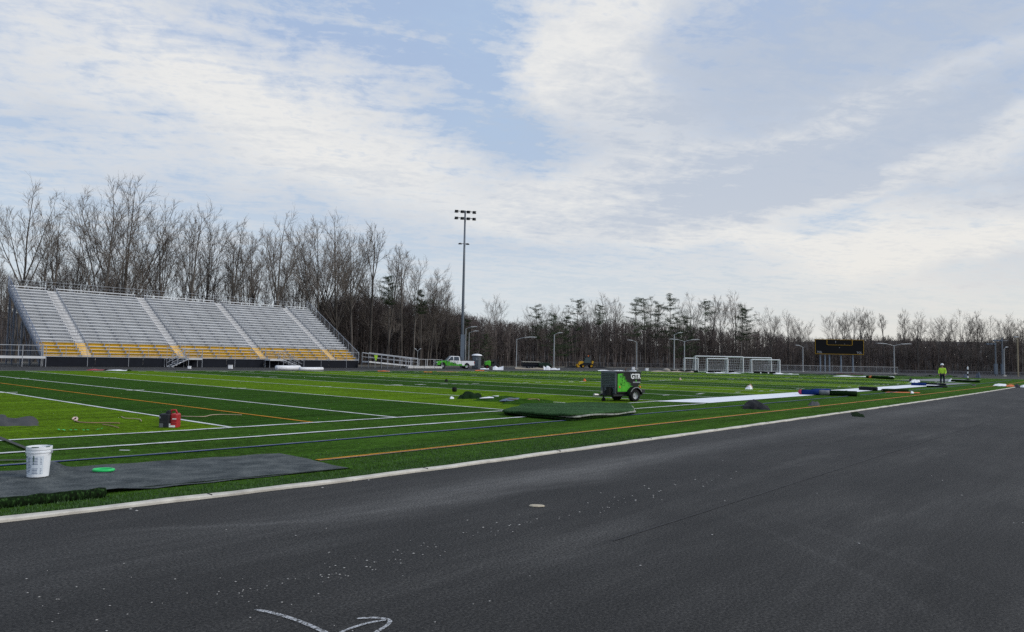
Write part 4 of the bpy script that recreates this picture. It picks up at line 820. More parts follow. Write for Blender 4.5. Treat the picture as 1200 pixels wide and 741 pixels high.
for c0_, c1_ in ((-.85,-.5),(-.42,-.1),(.02,.55),(.72,.88)):
    for r_ in range(11):
        if random.random() < .12: continue
        z_ = bh*(.13+.05*r_); wrap(mb, a_c+c0_, a_c+c1_-random.uniform(0,.1), z_, z_+bh*.018, .002, 4)
wrap(mb, a_c-.85, a_c-.5, bh*.66, bh*.69, .002, 3); mb.build('print', INK, lb)
mb = MB(); wrap(mb, a_c+.12, a_c+.2, bh*.52, bh*.72, .003, 2); wrap(mb, a_c+.15, a_c+.18, bh*.42, bh*.5, .003, 2); mb.build('green_drip', mat('green_drip', (.04,.10,.06)), o)
mb = MB()
for k in range(9):
    a = random.uniform(0, 6.28); mb.box((br*1.03*cos(a), br*1.03*sin(a), bh+.001), (.05,.012,.008), a+pi/2)
mb.build('rim_paint', mat('green_drip', ()), o)
mb = MB()
for s_ in (-1, 1): mb.box((s_*br*1.06, 0, bh*.82), (.015,.035,.03))
pts = [(br*1.08*cos(t), -br*1.08*sin(t)*.35-.02, bh*.82-br*1.0*sin(t)*.55) for t in np.linspace(0, pi, 17)]; mb.tube(pts, .0025, 5).build('handle', STEEL, o)
# green ring of string
xy = G(121, 556.5); o = root('string_ring', xy, .1, 'bright green oval plastic ring on the grey turf strip right of the bucket', 'ring', z=.045)
rr = 12.5*xy[1]/F; MB().tube([(rr*.86*cos(t), rr*.62*sin(t), .018) for t in np.linspace(0, 2*pi, 33)], .018, 8, False).build('ring', mat('ring_green', (.03,.50,.13), .35), o, smooth=True)
# generator
gx = G(199, 502); k_ = gx[1]/F; o = root('portable_generator', gx, .12, 'red and black suitcase generator on the turf by a white line', 'generator')
s_ = k_; w_, h_, d_ = 10.6*k_, 18*k_, 14*k_
def prof(y0, y1, top=h_): return [(y0,.01),(y1,.01),(y1+.01,top*.8),(y1-.03,top*.98),(y0+.03,top*.98),(y0-.01,top*.8)]
GBK = mat('generator_black', (.018,.020,.025), .6, spec=.25); 
MB().rbox((-w_*.42,0,h_*.48),(w_*1.15,d_*1.02,h_*.93),.045,0,4).build('control_end', GBK, o, bevel=.025)
MB().rbox((w_*.56,0,h_*.49),(w_*.8,d_*.98,h_*.95),.05,0,4).build('cover', RED, o, bevel=.03)
MB().tube([(w_*.05,0,h_*.92),(w_*.12,0,h_*1.17),(w_*.55,0,h_*1.17),(w_*.72,0,h_*.94)], .02, 8).build('handle', RED, o, smooth=True)
MB().lathe([(.055,0),(.055,.03),(.04,.035),(.04,.06),(0,.062)], (-w_*.15,0,h_*.97), 16).build('fuel_cap', GBK, o); MB().rbox((-w_*.2,0,h_*.96),(w_*.5,d_*.4,.05),.02).build('tank_top', GBK, o)
MB().b2((-w_*.95,-d_*.508,h_*.66),(-w_*.15,-d_*.496,h_*.78)).build('control_panel', mat('panel_grey', (.22,.235,.26)), o)
mb = MB()
for k in range(6): mb.b2((-w_*.9, -d_*.515, h_*(.10+.045*k)), (-w_*.5, -d_*.505, h_*(.12+.045*k)))
mb.build('vent_slats', mat('panel_grey', ()), o)
MB().b2((w_*.2,-d_*.499,h_*.50),(w_*.93,-d_*.488,h_*.515)).b2((w_*.2,-d_*.499,h_*.34),(w_*.93,-d_*.488,h_*.35)).build('cover_seam', GBK, o)
for k in range(3): MB().lathe([(0,-.004),(.016,-.004),(.018,.0)], (-w_*(.3+.22*k),-d_*.512,h_*.42), 12, 'Y').build('socket', DKM, o)
MB().b2((w_*.42,-d_*.503,h_*.60),(w_*.85,-d_*.492,h_*.66)).b2((w_*.1,-d_*.503,h_*.10),(w_*.75,-d_*.492,h_*.22)).b2((w_*.1,-d_*.503,h_*.25),(w_*.25,-d_*.492,h_*.33)).build('decal', WHT, o)
for x in (-w_*.8, w_*.75):
    for y in (-d_*.35, d_*.35): MB().lathe([(0,0),(.018,0),(.018,.025),(0,.025)], (x,y,-.004), 10).build('foot', BK, o)
# grey cloth heap, cable, scraps at the left
def heap(name, cor, hmax, m, label, cat, seed=1, nu=26, nv=14, group=None, sm=True, zb=.022, rough=.5, tall=None):
    rg = np.random.default_rng(seed); ph = rg.uniform(0, 6.28, 12); c = [np.array(p) for p in cor]; mb = MB()
    def fn(u, v):
        p = (c[0]*(1-u)+c[1]*u)*(1-v)+(c[3]*(1-u)+c[2]*u)*v; e = min(u, 1-u)*2; f_ = min(v, 1-v)*2; b = min(1, (e*f_)**.45*1.5)
        w = .62+rough*.28*(sin(u*8+ph[0])+sin(v*6+ph[1]+u*4))+rough*.22*sin(u*17+v*11+ph[2])
        if tall: w *= tall(u)
        ctr = (c[0]+c[1]+c[2]+c[3])/4; q = ctr+(p-ctr)*(1+.06*sin(u*21+ph[3])+.05*sin(v*15+ph[4]))
        return (q[0], q[1], zb+hmax*b*max(w, .08))
    mb.grid(fn, nu, nv); o = mb.build(name, m, smooth=sm); return tag(o, label, cat, group)
GCL = mat('grey_cloth', (.075,.077,.078), 1, bump=.4, spec=.05)
heap('cloth_heap', (G(-30,501), G(46,500.5), G(44,494), G(-30,495)), .22, GCL, 'crumpled grey cloth lying on the turf at the left edge', 'cloth', 3, 40, 12, tall=lambda u: 1.0 if u < .5 else .7+1.1*max(0, (u-.7)))
CAB = mat('tan_cable', (.30,.19,.11), .6)
def cable(name, pix, r, label, m=CAB, z=.045, cat='cable'):
    P = [Vector((*G(*p), z)) for p in pix]; out = []
    for i in range(len(P)-1):
        a, b, c_, d = P[max(i-1,0)], P[i], P[i+1], P[min(i+2,len(P)-1)]
        for t in np.linspace(0, 1, 7)[:-1]: out.append(.5*((2*b)+(-a+c_)*t+(2*a-5*b+4*c_-d)*t*t+(-a+3*b-3*c_+d)*t**3))
    out.append(P[-1]); o = MB().tube(out, r, 6).build(name, m, smooth=True); tag(o, label, cat)
cable('cable', [(88,494.5),(92,497),(105,498),(125,498),(140,498.5)], .014, 'tan cable with curled end on the light green turf'); cable('cable', [(120,500),(130,501.5),(139,504)], .01, 'short pale cable scrap below the tan cable')
cable('cable', [(142,490.5),(147,492.5),(158,493),(164,494),(165.5,496)], .010, 'thin curved cable left of the red generator', mat('pale_cable', (.42,.32,.24))); cable('cable', [(212,490),(238,490.5),(248,488.5),(262,488),(283,488.5)], .010, 'thin tan cable trailing right of the red generator', MATS['pale_cable'])
cable('cable', [(85,493.8),(87,492.2),(90,492.4),(89.5,495),(87,495.5)], .022, 'white and red plug end of the tan cable', mat('plug_pale', (.6,.45,.40)), .05, 'plug')
GT = mat('green_tape', (.03,.40,.11), .6)
for i, (a, b, lab) in enumerate((((65,506.5),(75,507.5),'leftmost green tape scrap above the bucket'),((80,507.5),(90,507),'second green tape scrap from the left on the light turf'),((96,507.5),(105,507),'third green tape scrap from the left on the light turf'),((111,507),(119,505.3),'rightmost green tape scrap on the light turf'))):
    p, q = G(*a), G(*b); mb = MB(); dx_, dy_ = q[0]-p[0], q[1]-p[1]; mb.grid(lambda u, v: (p[0]+dx_*u, p[1]+dy_*u+.05*v+.01*sin(u*9), .055+.006*sin(u*11+i)), 8, 2); tag(mb.build('tape_scrap', GT), lab, 'tape', 'green tape scraps')
p, q = G(139,531.5), G(151,531.7); mb = MB().add([(p[0],p[1],.05),(q[0],q[1],.05),(q[0],q[1]+.05,.05),(p[0],p[1]+.05,.05)], [(0,1,2,3)]); tag(mb.build('paper_scrap', PLAS), 'small white scrap on the turf between two white lines', 'scrap')
mb = MB(); A_, B_ = G(-30, 505), G(29, 529.5); mb.grid(lambda u, v: (A_[0]*(1-u)+B_[0]*u+.07*v, A_[1]*(1-u)+B_[1]*u+.03*v, .05), 20, 2); tag(mb.build('grey_strap', GCL), 'grey inlay strip running diagonally to the bucket', 'strip')
mb = MB(); A_, B_ = G(-60, 545.5), G(30, 543); mb.grid(lambda u, v: (A_[0]*(1-u)+B_[0]*u, A_[1]*(1-u)+B_[1]*u+.10*v, .045+.01*sin(v*3)), 20, 2); tag(mb.build('grey_strap', GCL), 'short grey strip left of the bucket beside the blue line', 'strip')
# folded turf stack
FA, FB, FC, FD, FE = G(587,487.5), G(668,495), G(744,487.3), G(738,478.0), G(612,480.5)
tsr = root('folded_turf', G(668, 488), 0, 'thick folded stack of green turf lying in front of the compressor', 'turf stack'); ox, oy = tsr.location[0], tsr.location[1]
def tl(zb, th, ins, seed, m, nm, sh=(0, 0)):
    q = [np.array(p)-[ox, oy]+np.array(sh) for p in (FA, FB, FC, FD, FE)]; ctr = sum(q)/5; out = []
    ks = list(range(5)); dense = []
    for i in ks:
        a, b = q[i], q[(i+1) % 5]
        for t in np.linspace(0, 1, 14)[:-1]: dense.append(a*(1-t)+b*t)
    dense = [np.array(sum(dense[(i+k) % len(dense)] for k in (-1,0,1)))/3 for i in range(len(dense))]
    rg = np.random.default_rng(seed); ph = rg.uniform(0, 6.3, 4); mb = MB(); n = len(dense); rings = []
    for (zz, ex) in ((0, -.03), (th*.25, 0), (th*.75, .0), (th, -.04), (th, -.35), (th, -.8)):
        for i, p in enumerate(dense):
            d = p-ctr; L = np.linalg.norm(d); w = .015*sin(i*.9+ph[0])+.012*sin(i*.37+ph[1]); pp = ctr+d*(1+(ex+w-ins)/L); lift = .035*max(0, sin(i/n*6.28*2+ph[2]))+.012*sin(i*.8+ph[3])
            rings.append((pp[0], pp[1], zb+zz+lift*(1+ex*.6)))
    rings.append((ctr[0], ctr[1], zb+th+.01)); m_ = 6
    fs = [(r*n+i, r*n+(i+1) % n, (r+1)*n+(i+1) % n, (r+1)*n+i) for r in range(m_-1) for i in range(n)]+[((m_-1)*n+i, (m_-1)*n+(i+1) % n, m_*n) for i in range(n)]
    return mb.add(rings, fs).build(nm, m, tsr)
edge_m = mat('folded_backing_edge', (.26,.27,.24), .95, 0, .6, 9, .8, 30)
tl(.02, .07, .02, 1, rollm, 'turf_layer'); tl(.075, .05, .045, 2, edge_m, 'backing_layer', (.085, .0)); tl(.11, .07, .0, 3, turf_mat('turf_fold', (.040,.085,.034)), 'turf_layer')
# crumpled turf pile beyond it
TF = MATS['turf_fold']; DT = mat('dark_turf_side', (.010,.024,.008), 1, bump=.8, bscale=50, spec=.03)
PG = 'turf scraps heaped beside the folded stack'
heap('turf_scrap', (G(536,468.5), G(566,468), G(563,463.5), G(541,464.5)), .27, DT, 'dark curled turf scrap with raised fold left of the folded stack', 'turf scrap', 5, 24, 12, PG)
heap('turf_scrap', (G(556,470.8), G(622,473.6), G(616,468.5), G(563,466)), .15, MATS['turf_dark'], 'flat green turf scrap trailing right from the dark curled fold', 'turf scrap', 6, 30, 12, PG)
heap('turf_scrap', (G(588,474.8), G(650,475.2), G(648,471.0), G(598,471)), .19, MATS['turf_dark'], 'turf scrap with tan edge just above the folded stack', 'turf scrap', 7, 30, 12, PG)
heap('plastic_scrap', (G(560,470.2), G(584,469.5), G(584,466.5), G(572,468.3)), .04, PLAS, 'white plastic strip lying on the turf scraps', 'plastic scrap', 8, 16, 6, zb=.1); heap('plastic_scrap', (G(527,468.3), G(532,468.3), G(532,466.8), G(527,466.8)), .08, PLAS, 'small white scrap at the left tip of the turf scraps', 'plastic scrap', 9, 8, 6)
heap('blue_strip', (G(585,472.8), G(606,472.3), G(612,469.8), G(590,471)), .10, mat('blue_grey_turf', (.10,.13,.19), .9), 'blue grey strip on the turf scraps above the folded stack', 'strip', 10, 14, 6, zb=.08)
cable('cable', [(595,472.5),(610,473.5),(628,472.5),(632,474)], .02, 'tan strap across the rightmost turf scrap', CAB, .15); 
xy = G(532.5, 460); o = MB().lathe([(0,0),(.10,.02),(.12,.12),(.09,.22),(0,.24)], n=10).build('tool_bag', BK, smooth=True); o.location = (*xy, .02); tag(o, 'small black lump on the light turf above the turf scraps', 'lump')
# portable compressor
xy = G(728, 470.5); kk = xy[1]/F; o = root('portable_compressor', xy, pi+.60, 'towable black and green air compressor marked GTR on the turf', 'compressor')
LB, WB, ZB, ZT = .66, .43, .33, 1.17
BKP = mat('compressor_black', (.008,.0085,.009), .6, spec=.25); FRM = mat('compressor_grey', (.10,.115,.13), .5, .1)
MB().side([(LB,ZB),(LB,ZT),(-LB,ZT),(-LB,ZT-.40),(-LB+.22,ZT-.62),(-LB+.22,ZB+.12),(-.3,ZB)], -WB, WB).build('housing', BKP, o, bevel=.025)
MB().b2((-LB-.02,-WB-.015,ZT),(LB+.02,WB+.015,ZT+.035)).build('lid', mat('lid_grey', (.05,.055,.06), .5), o, bevel=.01)
gr = MB().b2((LB+.001,-WB,ZB+.02),(LB+.05,-WB+.06,ZT)).b2((LB+.001,WB-.06,ZB+.02),(LB+.05,WB,ZT)).b2((LB+.001,-WB,ZT-.05),(LB+.05,WB,ZT+.01)).b2((LB+.001,-WB,ZB),(LB+.055,WB,ZB+.22)).build('front_frame', FRM, o, bevel=.006)
mb = MB()
for k in range(9): mb.box((LB+.035, 0, ZB+.27+k*.064), (.012, 2*WB-.13, .045), 0, 0, .55)
mb.build('louvres', mat('louvre_grey', (.17,.19,.215), .4, .1), gr)
for sy in (1, -1):
    y = sy*(WB+.004); pts = [(.60,ZT-.07),(.40,ZT-.05)]; rg = np.random.default_rng(3)
    x = .40
    for k in range(14):
        z_ = ZT-.07-.048*k; xb = .36-.038*k*1.0-(.10 if k > 6 else 0); pts += [(xb+rg.uniform(-.12,-.02), z_), (xb+.07+rg.uniform(-.02,.06), z_-.024)]
    pts += [(-.05,ZB+.14),(-.0,ZB+.08),(.60,ZB+.08)]
    MB().side(pts, y-.003, y+.003).build('green_panel', BRGREEN, o)
    mb = MB()
    for k in range(46):
        a, b = rg.uniform(-.30,.5), rg.uniform(ZB+.3,ZT-.06); r_ = rg.uniform(.006,.022); inside = a > .36-.8*(ZT-b)
        if not inside: continue
        mb.prism([(r_*cos(t)+a, r_*1.8*sin(t)) for t in np.linspace(0, 2*pi, 6)[:-1]], 0, .001)
        vs = mb.v[-10:]; mb.v[-10:] = [(x_, y+sy*.0045, b+y_) for x_, y_, z_ in vs]
    mb.build('paint_splatter', BKP, o)
    text('GTR', .27, o, (-.36, sy*(WB+.006), ZT-.17), (pi/2, 0, pi if sy > 0 else 0), WHT, 'lettering', .002)
    MB().b2((-.62,y-.003,ZT-.42),(-.22,y+.003,ZT-.37)).build('small_caption', mat('caption_grey', (.25,.27,.28)), o)
    MB().b2((-.41,y-.004,ZT-.37),(-.36,y+.004,ZT-.30)).build('green_mark', BRGREEN, o)
    for xm in (.50, -.60): MB().b2((xm-.03,y-.012,ZB+.23),(xm+.03,y+sy*.015,ZB+.30)).build('marker_light', ORG, o)
    wheel(-.22, sy*(WB+.07), .255, .17, o, RIM, sy)
    fpts = [(-.22+.36*cos(t), .255+.36*sin(t)) for t in np.linspace(.1, pi-.1, 12)]; fp2 = [(-.22+.32*cos(t), .255+.32*sin(t)) for t in np.linspace(pi-.1, .1, 12)]
    MB().side(fpts+fp2, y, sy*(WB+.20)).build('fender', BKP, o)
    ff = [(-.22+.34*cos(t), .255+.34*sin(t)) for t in np.linspace(.5, pi-.5, 9)]; f2 = [(-.22+.31*cos(t), .255+.31*sin(t)) for t in np.linspace(pi-.5, .5, 9)]
    MB().side(ff+f2, sy*(WB+.2), sy*(WB+.207)).build('fender_scuff', mat('scuff_grey', (.25,.26,.26)), o)
SEAM = mat('seam_dark', (.004,.004,.004), .9); HOSE = mat('hose_black', (.012,.012,.013), .6)
MB().tube([(.0,-.12,ZT+.03),(.0,-.12,ZT+.10),(.0,.12,ZT+.10),(.0,.12,ZT+.03)], .012, 6).build('lifting_eye', FRM, o); MB().tube([(-.4,-.2,ZT+.03),(-.4,-.2,ZT+.12),(-.46,-.2,ZT+.15)], .022, 8).build('exhaust_pipe', mat('rusty_steel', (.10,.06,.04), .8), o)
for sy in (1, -1):
    y = sy*(WB+.006); MB().b2((.375,y-.003,ZB+.05),(.383,y+.003,ZT-.03)).b2((-.64,y-.003,ZT-.035),(.64,y+.003,ZT-.028)).build('panel_seam', SEAM, o); MB().b2((.42,y-.004,ZT-.20),(.47,y+sy*.012,ZT-.13)).b2((-.10,y-.004,ZT-.12),(-.05,y+sy*.012,ZT-.05)).build('latch', FRM, o)
MB().tube([(LB+.05,.28,ZB+.18),(LB+.22,.30,ZB+.05),(LB+.30,.15,ZB-.12),(LB+.45,.05,ZB-.02)], .016, 6).tube([(LB+.05,-.1,ZB+.15),(LB+.2,-.16,ZB-.08),(LB+.38,-.05,ZB-.1)], .014, 6).build('hose', HOSE, o, smooth=True)
MB().b2((-LB-.22,-WB,ZB+.02),(-LB+.15,WB,ZB+.16)).build('rear_bumper', DKM, o); MB().b2((-LB-.1,-WB+.05,ZB-.1),(LB+.1,WB-.05,ZB)).build('chassis', DKM, o)
MB().tube([(LB,0,ZB+.0),(LB+.62,0,ZB-.07)], .04, 8).tube([(LB,.25,ZB-.02),(LB+.4,0,ZB-.05)], .03, 6).tube([(LB,-.25,ZB-.02),(LB+.4,0,ZB-.05)], .03, 6).build('tow_bar', DKM, o)
MB().tube([(LB+.58,0,ZB-.06),(LB+.78,0,ZB-.05)], .055, 8).build('coupler', mat('coupler_steel', (.30,.30,.31), .4, .5), o)
j = MB().tube([(LB+.28,.0,.08),(LB+.28,0,ZB+.22)], .035, 8).build('jockey_stand', DKM, o); MB().lathe([(0,-.03),(.08,-.03),(.08,.03),(0,.03)], (LB+.28,0,.09), 12, 'Y').build('jockey_wheel', BK, j)
MB().rbox((LB+.16,.18,ZB+.08),(.2,.2,.3),.05).build('hose_box', BKP, o); MB().rbox((LB+.14,-.2,ZB+.03),(.16,.16,.12),.05).build('pale_fitting', mat('pale_fitting', (.35,.34,.28)), o)
# black bag, grey lump, scrap on the track, cap on the field
BAG = mat('black_plastic', (.006,.0065,.008), .75, 0, .3, 6, .5, 12, spec=.12)
heap('trash_bag', (G(869,480), G(902,481.5), G(898,475.5), G(873,475.5)), .27, BAG, 'bulging black plastic bag lying beside the blue line', 'bag', 14, 26, 16, tall=lambda u: .5+.62*max(0, 1-((u-.42)/.5)**4), rough=.35)
heap('grey_bag', (G(947,476.5), G(961,476.3), G(960.5,473.5), G(948.5,473.5)), .15, GCL, 'small grey wadded cloth beside the orange line', 'cloth', 16, 14, 10, tall=lambda u: 1.15 if u < .4 or u > .65 else .8)
heap('turf_scrap', (G(999,488), G(1014,489.3), G(1012,487), G(997,483.2)), .09, rollm, 'green turf scrap lying on the asphalt beside the kerb', 'turf scrap', 17, 16, 8, zb=.004)
heap('sun_hat', (G(873,456.8), G(882,456.8), G(881,453.6), G(875,453.6)), .16, PLAS, 'white and brown hat shaped bundle on the far turf right of the middle', 'bundle', 18, 14, 8, tall=lambda u: 1.3 if .3 < u < .9 else .5)
heap('brown_rag', (G(874.5,455), G(882.5,454.8), G(881,453.0), G(876,453.0)), .24, CAB, 'brown rag on top of the white hat shaped bundle', 'rag', 19, 10, 6)
for (x_, y_, lab) in ((797,445.5,'pale pink scrap on the far turf left of the goals'),(685,447.2,'orange cone shaped scrap on the turf left of the compressor'),(573-50,447.9,'small dark scrap far left on the middle turf')):
    xy = G(x_, y_); m_ = mat('scrap_pink', (.5,.35,.3)) if x_ > 700 else (ORF if x_ > 600 else BK); o = MB().lathe([(.14,0),(.10,.08),(.03,.2),(0,.2)], n=8).build('scrap', m_); o.location = (*xy, .025); tag(o, lab, 'scrap')
# rolls by the right sideline
def roll(pix, r, m, label, cat='roll', name='turf_roll', segs=(), flat=1.0):
    a, b = G(*pix[0]), G(*pix[1]); o = root(name, a, math.atan2(b[1]-a[1], b[0]-a[0]), label, cat, z=.02); L = math.dist(a, b); cuts = list(segs) or [(0, 1, m)]
    for (u0, u1, mm) in cuts:
        n = max(3, int(L*(u1-u0)/.4)); pts = [(L*(u0+(u1-u0)*k/n), .02*sin(k*1.7), r*flat+.01*sin(k)) for k in range(n+1)]; MB().tube(pts, [r*(1+.05*sin(k*2.3)) for k in range(n+1)], 12).build('roll', mm, o, smooth=True).scale = (1, 1, flat)
    MB().tube([(L*.0-.01,0,r*flat),(.02,0,r*flat)], r*.35, 8).build('core', mat('core_tan', (.25,.2,.15)), o); return o
BLU = mat('royal_blue_turf', (.010,.028,.13), .95, bump=.6, spec=.05); PNK = mat('pink_end', (.45,.05,.12)); GRT = mat('grey_turf', (.17,.18,.20), .9, bump=.5)
roll([(938,463.2),(1004,465.2)], .135, BLU, 'rolled turf in blue, grey and dark green bands on the white border', segs=((0,.015,PNK),(.015,.33,BLU),(.33,.52,GRT),(.52,1,DT)))
roll([(952,461.0),(972,460.6)], .11, BLU, 'shorter blue turf roll behind the banded turf roll')
heap('turf_scrap', (G(978,464.6), G(1008,464.8), G(1006,460.5), G(982,460.2)), .20, MATS['turf_dark'], 'loose green turf draped over the right end of banded roll', 'turf scrap', 21, 18, 8)
roll([(1007,457.8),(1028,458.7)], .12, BLKP, 'dark grey turf roll on the white border right of the banded roll'); roll([(1034,459.6),(1064,459.6)], .09, DT, 'thin dark green turf roll beside an orange line piece')
heap('orange_strip', (G(1036,460.3), G(1078,461.3), G(1078,460.3), G(1040,459.6)), .02, ORF, 'thin orange turf strip trailing beyond the thin dark roll', 'strip', 22, 14, 4)
roll([(1068,452.2),(1085,452.6)], .12, BLU, 'blue turf roll just left of the worker'); roll([(1077,450.4),(1108,452.4)], .09, BLKP, 'dark turf roll passing before the feet of the worker'); roll([(1086,454.2),(1110,454.8)], .07, BLKP, 'flat dark roll on grey ground in front of the worker')
roll([(1115,447.6),(1148,448.8)], .12, DT, 'long dark green turf roll right of the worker')
roll([(1016,443.6),(1046,445.2)], .17, DT, 'dark green turf roll with orange band behind the sideline', segs=((0,.12,DT),(.12,.22,ORG),(.22,1,DT)))
for a_, b_, y_, hh, m_, lab in ((975,1046,441.3,.15,PLAS,'long white sheet lying along the far end of the turf'),(1040,1120,440.6,.16,DT,'long dark turf strip at the far end left of the striped post'),(905,935,438.6,.12,PLAS,'white strip at far turf edge left of the scoreboard'),(935,978,439.0,.12,BLKP,'black strip at far turf edge under the scoreboard'),
    (978,1010,438.8,.2,mat('maroon_turf', (.05,.015,.015), .9),'dark maroon strip at far turf edge right of the scoreboard'),(1090,1118,441.5,.3,MATS['turf_dark'],'green turf heap at the far edge behind the worker'),(885,918,437.6,.15,PLAS,'white and orange sheet at the foot of the right goals'),(762,812,435.8,.2,TAN,'pale boards at the far turf edge left of the goals'),
    (700,745,434.9,.18,PLAS,'white sheet along the far turf edge behind the compressor'),(827,868,437.4,.16,PLAS,'white sheet at the foot of the left goals'),(128,152,434.7,.12,PLAS,'white sheet at the far turf edge below the grandstand'),(105,125,434.3,.12,RED,'dark red sheet at the far turf edge below the grandstand')):
    a, b = G(a_, y_), G(b_, y_+(b_-a_)*.018); L = math.dist(a, b); dd = 1.0; rz = math.atan2(b[1]-a[1], b[0]-a[0]); mb = MB(); n = max(4, int(L/.6)); ph = random.uniform(0, 6)
    mb.grid(lambda u, v: (L*u, dd*(v-.5)+.1*sin(u*12+ph), .03+hh*sin(pi*v)**.5*(.6+.4*sin(u*15+ph))), n, 5); o = mb.build('turf_strip' if m_ != PLAS else 'plastic_strip', m_); o.location = (*a, 0); o.rotation_euler.z = rz; tag(o, lab, 'strip')
# bags and sacks near the worker
heap('sack', (G(1066,448.7), G(1079,448.9), G(1078,446.6), G(1067,446.9)), .28, PLAS, 'white sack with black patch on the turf left of the worker', 'sack', 31, 16, 10); heap('black_cloth', (G(1065,447.6), G(1069,447.6), G(1069,446.4), G(1066,446.4)), .5, BLKP, 'black cloth beside the white sack left of the worker', 'cloth', 32, 8, 6)
heap('sack', (G(1111,447.6), G(1117,447.7), G(1116.5,446.2), G(1112,446.2)), .34, PLAS, 'small white sack right behind the worker', 'sack', 33, 10, 8)
heap('tool_bag', (G(1129,442.9), G(1135,443.1), G(1134,441.6), G(1130,441.6)), .7, mat('navy_cloth', (.03,.045,.07), .8), 'navy bag at the foot of the striped post', 'bag', 34, 10, 8); heap('tool_bag', (G(1143,443.2), G(1149.5,443.3), G(1149,441.9), G(1144,441.8)), 1.0, MATS['navy_cloth'], 'larger navy bag right of the striped post', 'bag', 35, 10, 8)
heap('grey_bag', (G(1139,452.6), G(1144,452.6), G(1143.5,451.4), G(1139.5,451.4)), .16, GCL, 'tiny grey lump right of the worker near the orange line', 'cloth', 36, 8, 6)
heap('plastic_heap', (G(1163,452.6), G(1180,453.0), G(1179,450.4), G(1165,451)), .15, PLAS, 'white plastic heap at the right beside the kerb end', 'plastic sheet', 37, 16, 8); heap('orange_heap', (G(1178,453.3), G(1190,453.8), G(1189,451.8), G(1179,452)), .13, ORF, 'orange and red cloth heap beside the white plastic heap', 'cloth', 38, 12, 8)
heap('black_cloth', (G(1188,454.2), G(1196,454.4), G(1195,452.3), G(1189,452.2)), .25, BLKP, 'black cloth between the orange heap and the right edge', 'cloth', 39, 10, 6); heap('plastic_heap', (G(1195,454.3), G(1206,454.8), G(1206,452), G(1196,452.4)), .16, PLAS, 'white plastic at the very right edge by the kerb', 'plastic sheet', 40, 10, 6)
heap('paper_scrap', (G(1067,461.6), G(1071,461.6), G(1070.6,460.2), G(1067.4,460.2)), .14, PLAS, 'small white scrap on the turf right of the thin dark roll', 'scrap', 41, 8, 6)
# ------------------------------------------------------------------ the worker
def skin(name, pts, edges, rad, m, parent, sub=2, roots=(0,)):
    me = bpy.data.meshes.new(name); me.from_pydata(pts, edges, []); me.materials.append(m); o = bpy.data.objects.new(name, me); COL.objects.link(o); o.parent = parent
    md = o.modifiers.new('skin', 'SKIN'); md.use_smooth_shade = True
    for i, r_ in enumerate(rad):
        me.skin_vertices[0].data[i].radius = r_ if isinstance(r_, tuple) else (r_, r_); me.skin_vertices[0].data[i].use_root = i in roots
    s = o.modifiers.new('smooth', 'SUBSURF'); s.levels = sub; s.render_levels = sub; return o
xy = G(1104.5, 450.8); per = root('person', xy, pi*.80, 'worker in white hard hat, lime long sleeved jacket and dark trousers standing on the turf', 'person', z=.025)
per.scale = (1.04,)*3
SKN = mat('skin', (.35,.21,.15), .5); NAVY = mat('navy_trousers', (.014,.02,.035), .9)
P = [(0,0,.95),(0,0,1.15),(0,0,1.38),(0,.01,1.50),(0,.03,1.58),(0,.04,1.66),(0,.02,1.74)]; E_ = [(0,1),(1,2),(2,3),(3,4),(4,5),(5,6)]; Rr = [.12,.13,.14,.06,.055,.088,.075]
for s_ in (1, -1):
    b = len(P); P += [(s_*.10,0,.88),(s_*.12,.01,.48),(s_*.12,-.01,.10),(s_*.13,.13,.04)]; E_ += [(0,b),(b,b+1),(b+1,b+2),(b+2,b+3)]; Rr += [.085,.055,.04,.035]
    b = len(P); P += [(s_*.19,0,1.40),(s_*.25,-.02,1.13),(s_*.22,.12,.90),(s_*.21,.16,.83)]; E_ += [(2,b),(b,b+1),(b+1,b+2),(b+2,b+3)]; Rr += [.055,.042,.028,.034]
    for k in range(4):
        P += [(s_*.21+(k-1.5)*.02,.19,.78),(s_*.21+(k-1.5)*.018,.185,.745-.008*(k in (1,2)))]; E_ += [(b+3,len(P)-2),(len(P)-2,len(P)-1)]; Rr += [.010,.008]
    P += [(s_*.17,.18,.81)]; E_ += [(b+3,len(P)-1)]; Rr += [.011]
body = skin('body', P, E_, Rr, SKN, per)
JP = [(0,0,.90),(0,0,1.10),(0,0,1.34),(0,0,1.46)]; JE = [(0,1),(1,2),(2,3)]; JR = [(.20,.15),(.19,.145),(.21,.145),(.09,.08)]
for s_ in (1, -1): b = len(JP); JP += [(s_*.20,0,1.40),(s_*.27,-.02,1.12),(s_*.24,.12,.92)]; JE += [(2,b),(b,b+1),(b+1,b+2)]; JR += [.085,.07,.05]
skin('jacket', JP, JE, JR, LIME, body)
TP = [(0,0,.93)]; TE = []; TR_ = [(.17,.13)]
for s_ in (1, -1): b = len(TP); TP += [(s_*.10,0,.84),(s_*.125,.01,.48),(s_*.125,-.01,.09)]; TE += [(0,b),(b,b+1),(b+1,b+2)]; TR_ += [.105,.082,.068]
skin('trousers', TP, TE, TR_, NAVY, body)
for s_ in (1, -1): skin('boot', [(s_*.125,-.05,.05),(s_*.13,.08,.045),(s_*.135,.18,.035)], [(0,1),(1,2)], [.055,.05,.04], BK, body, 1)
MB().lathe([(.0,.145),(.06,.135),(.105,.095),(.128,.03),(.13,.0),(.155,-.005),(.155,-.015),(.12,-.012)], (0,.03,1.735), 20).build('hard_hat', WHT, body, smooth=True)
MB().lathe([(.0,-.01),(.075,-.01),(.10,.02),(.1,.06),(.0,.1)], (0,.015,1.64), 14).build('hair', mat('dark_hair', (.02,.015,.012), .8), body, smooth=True)
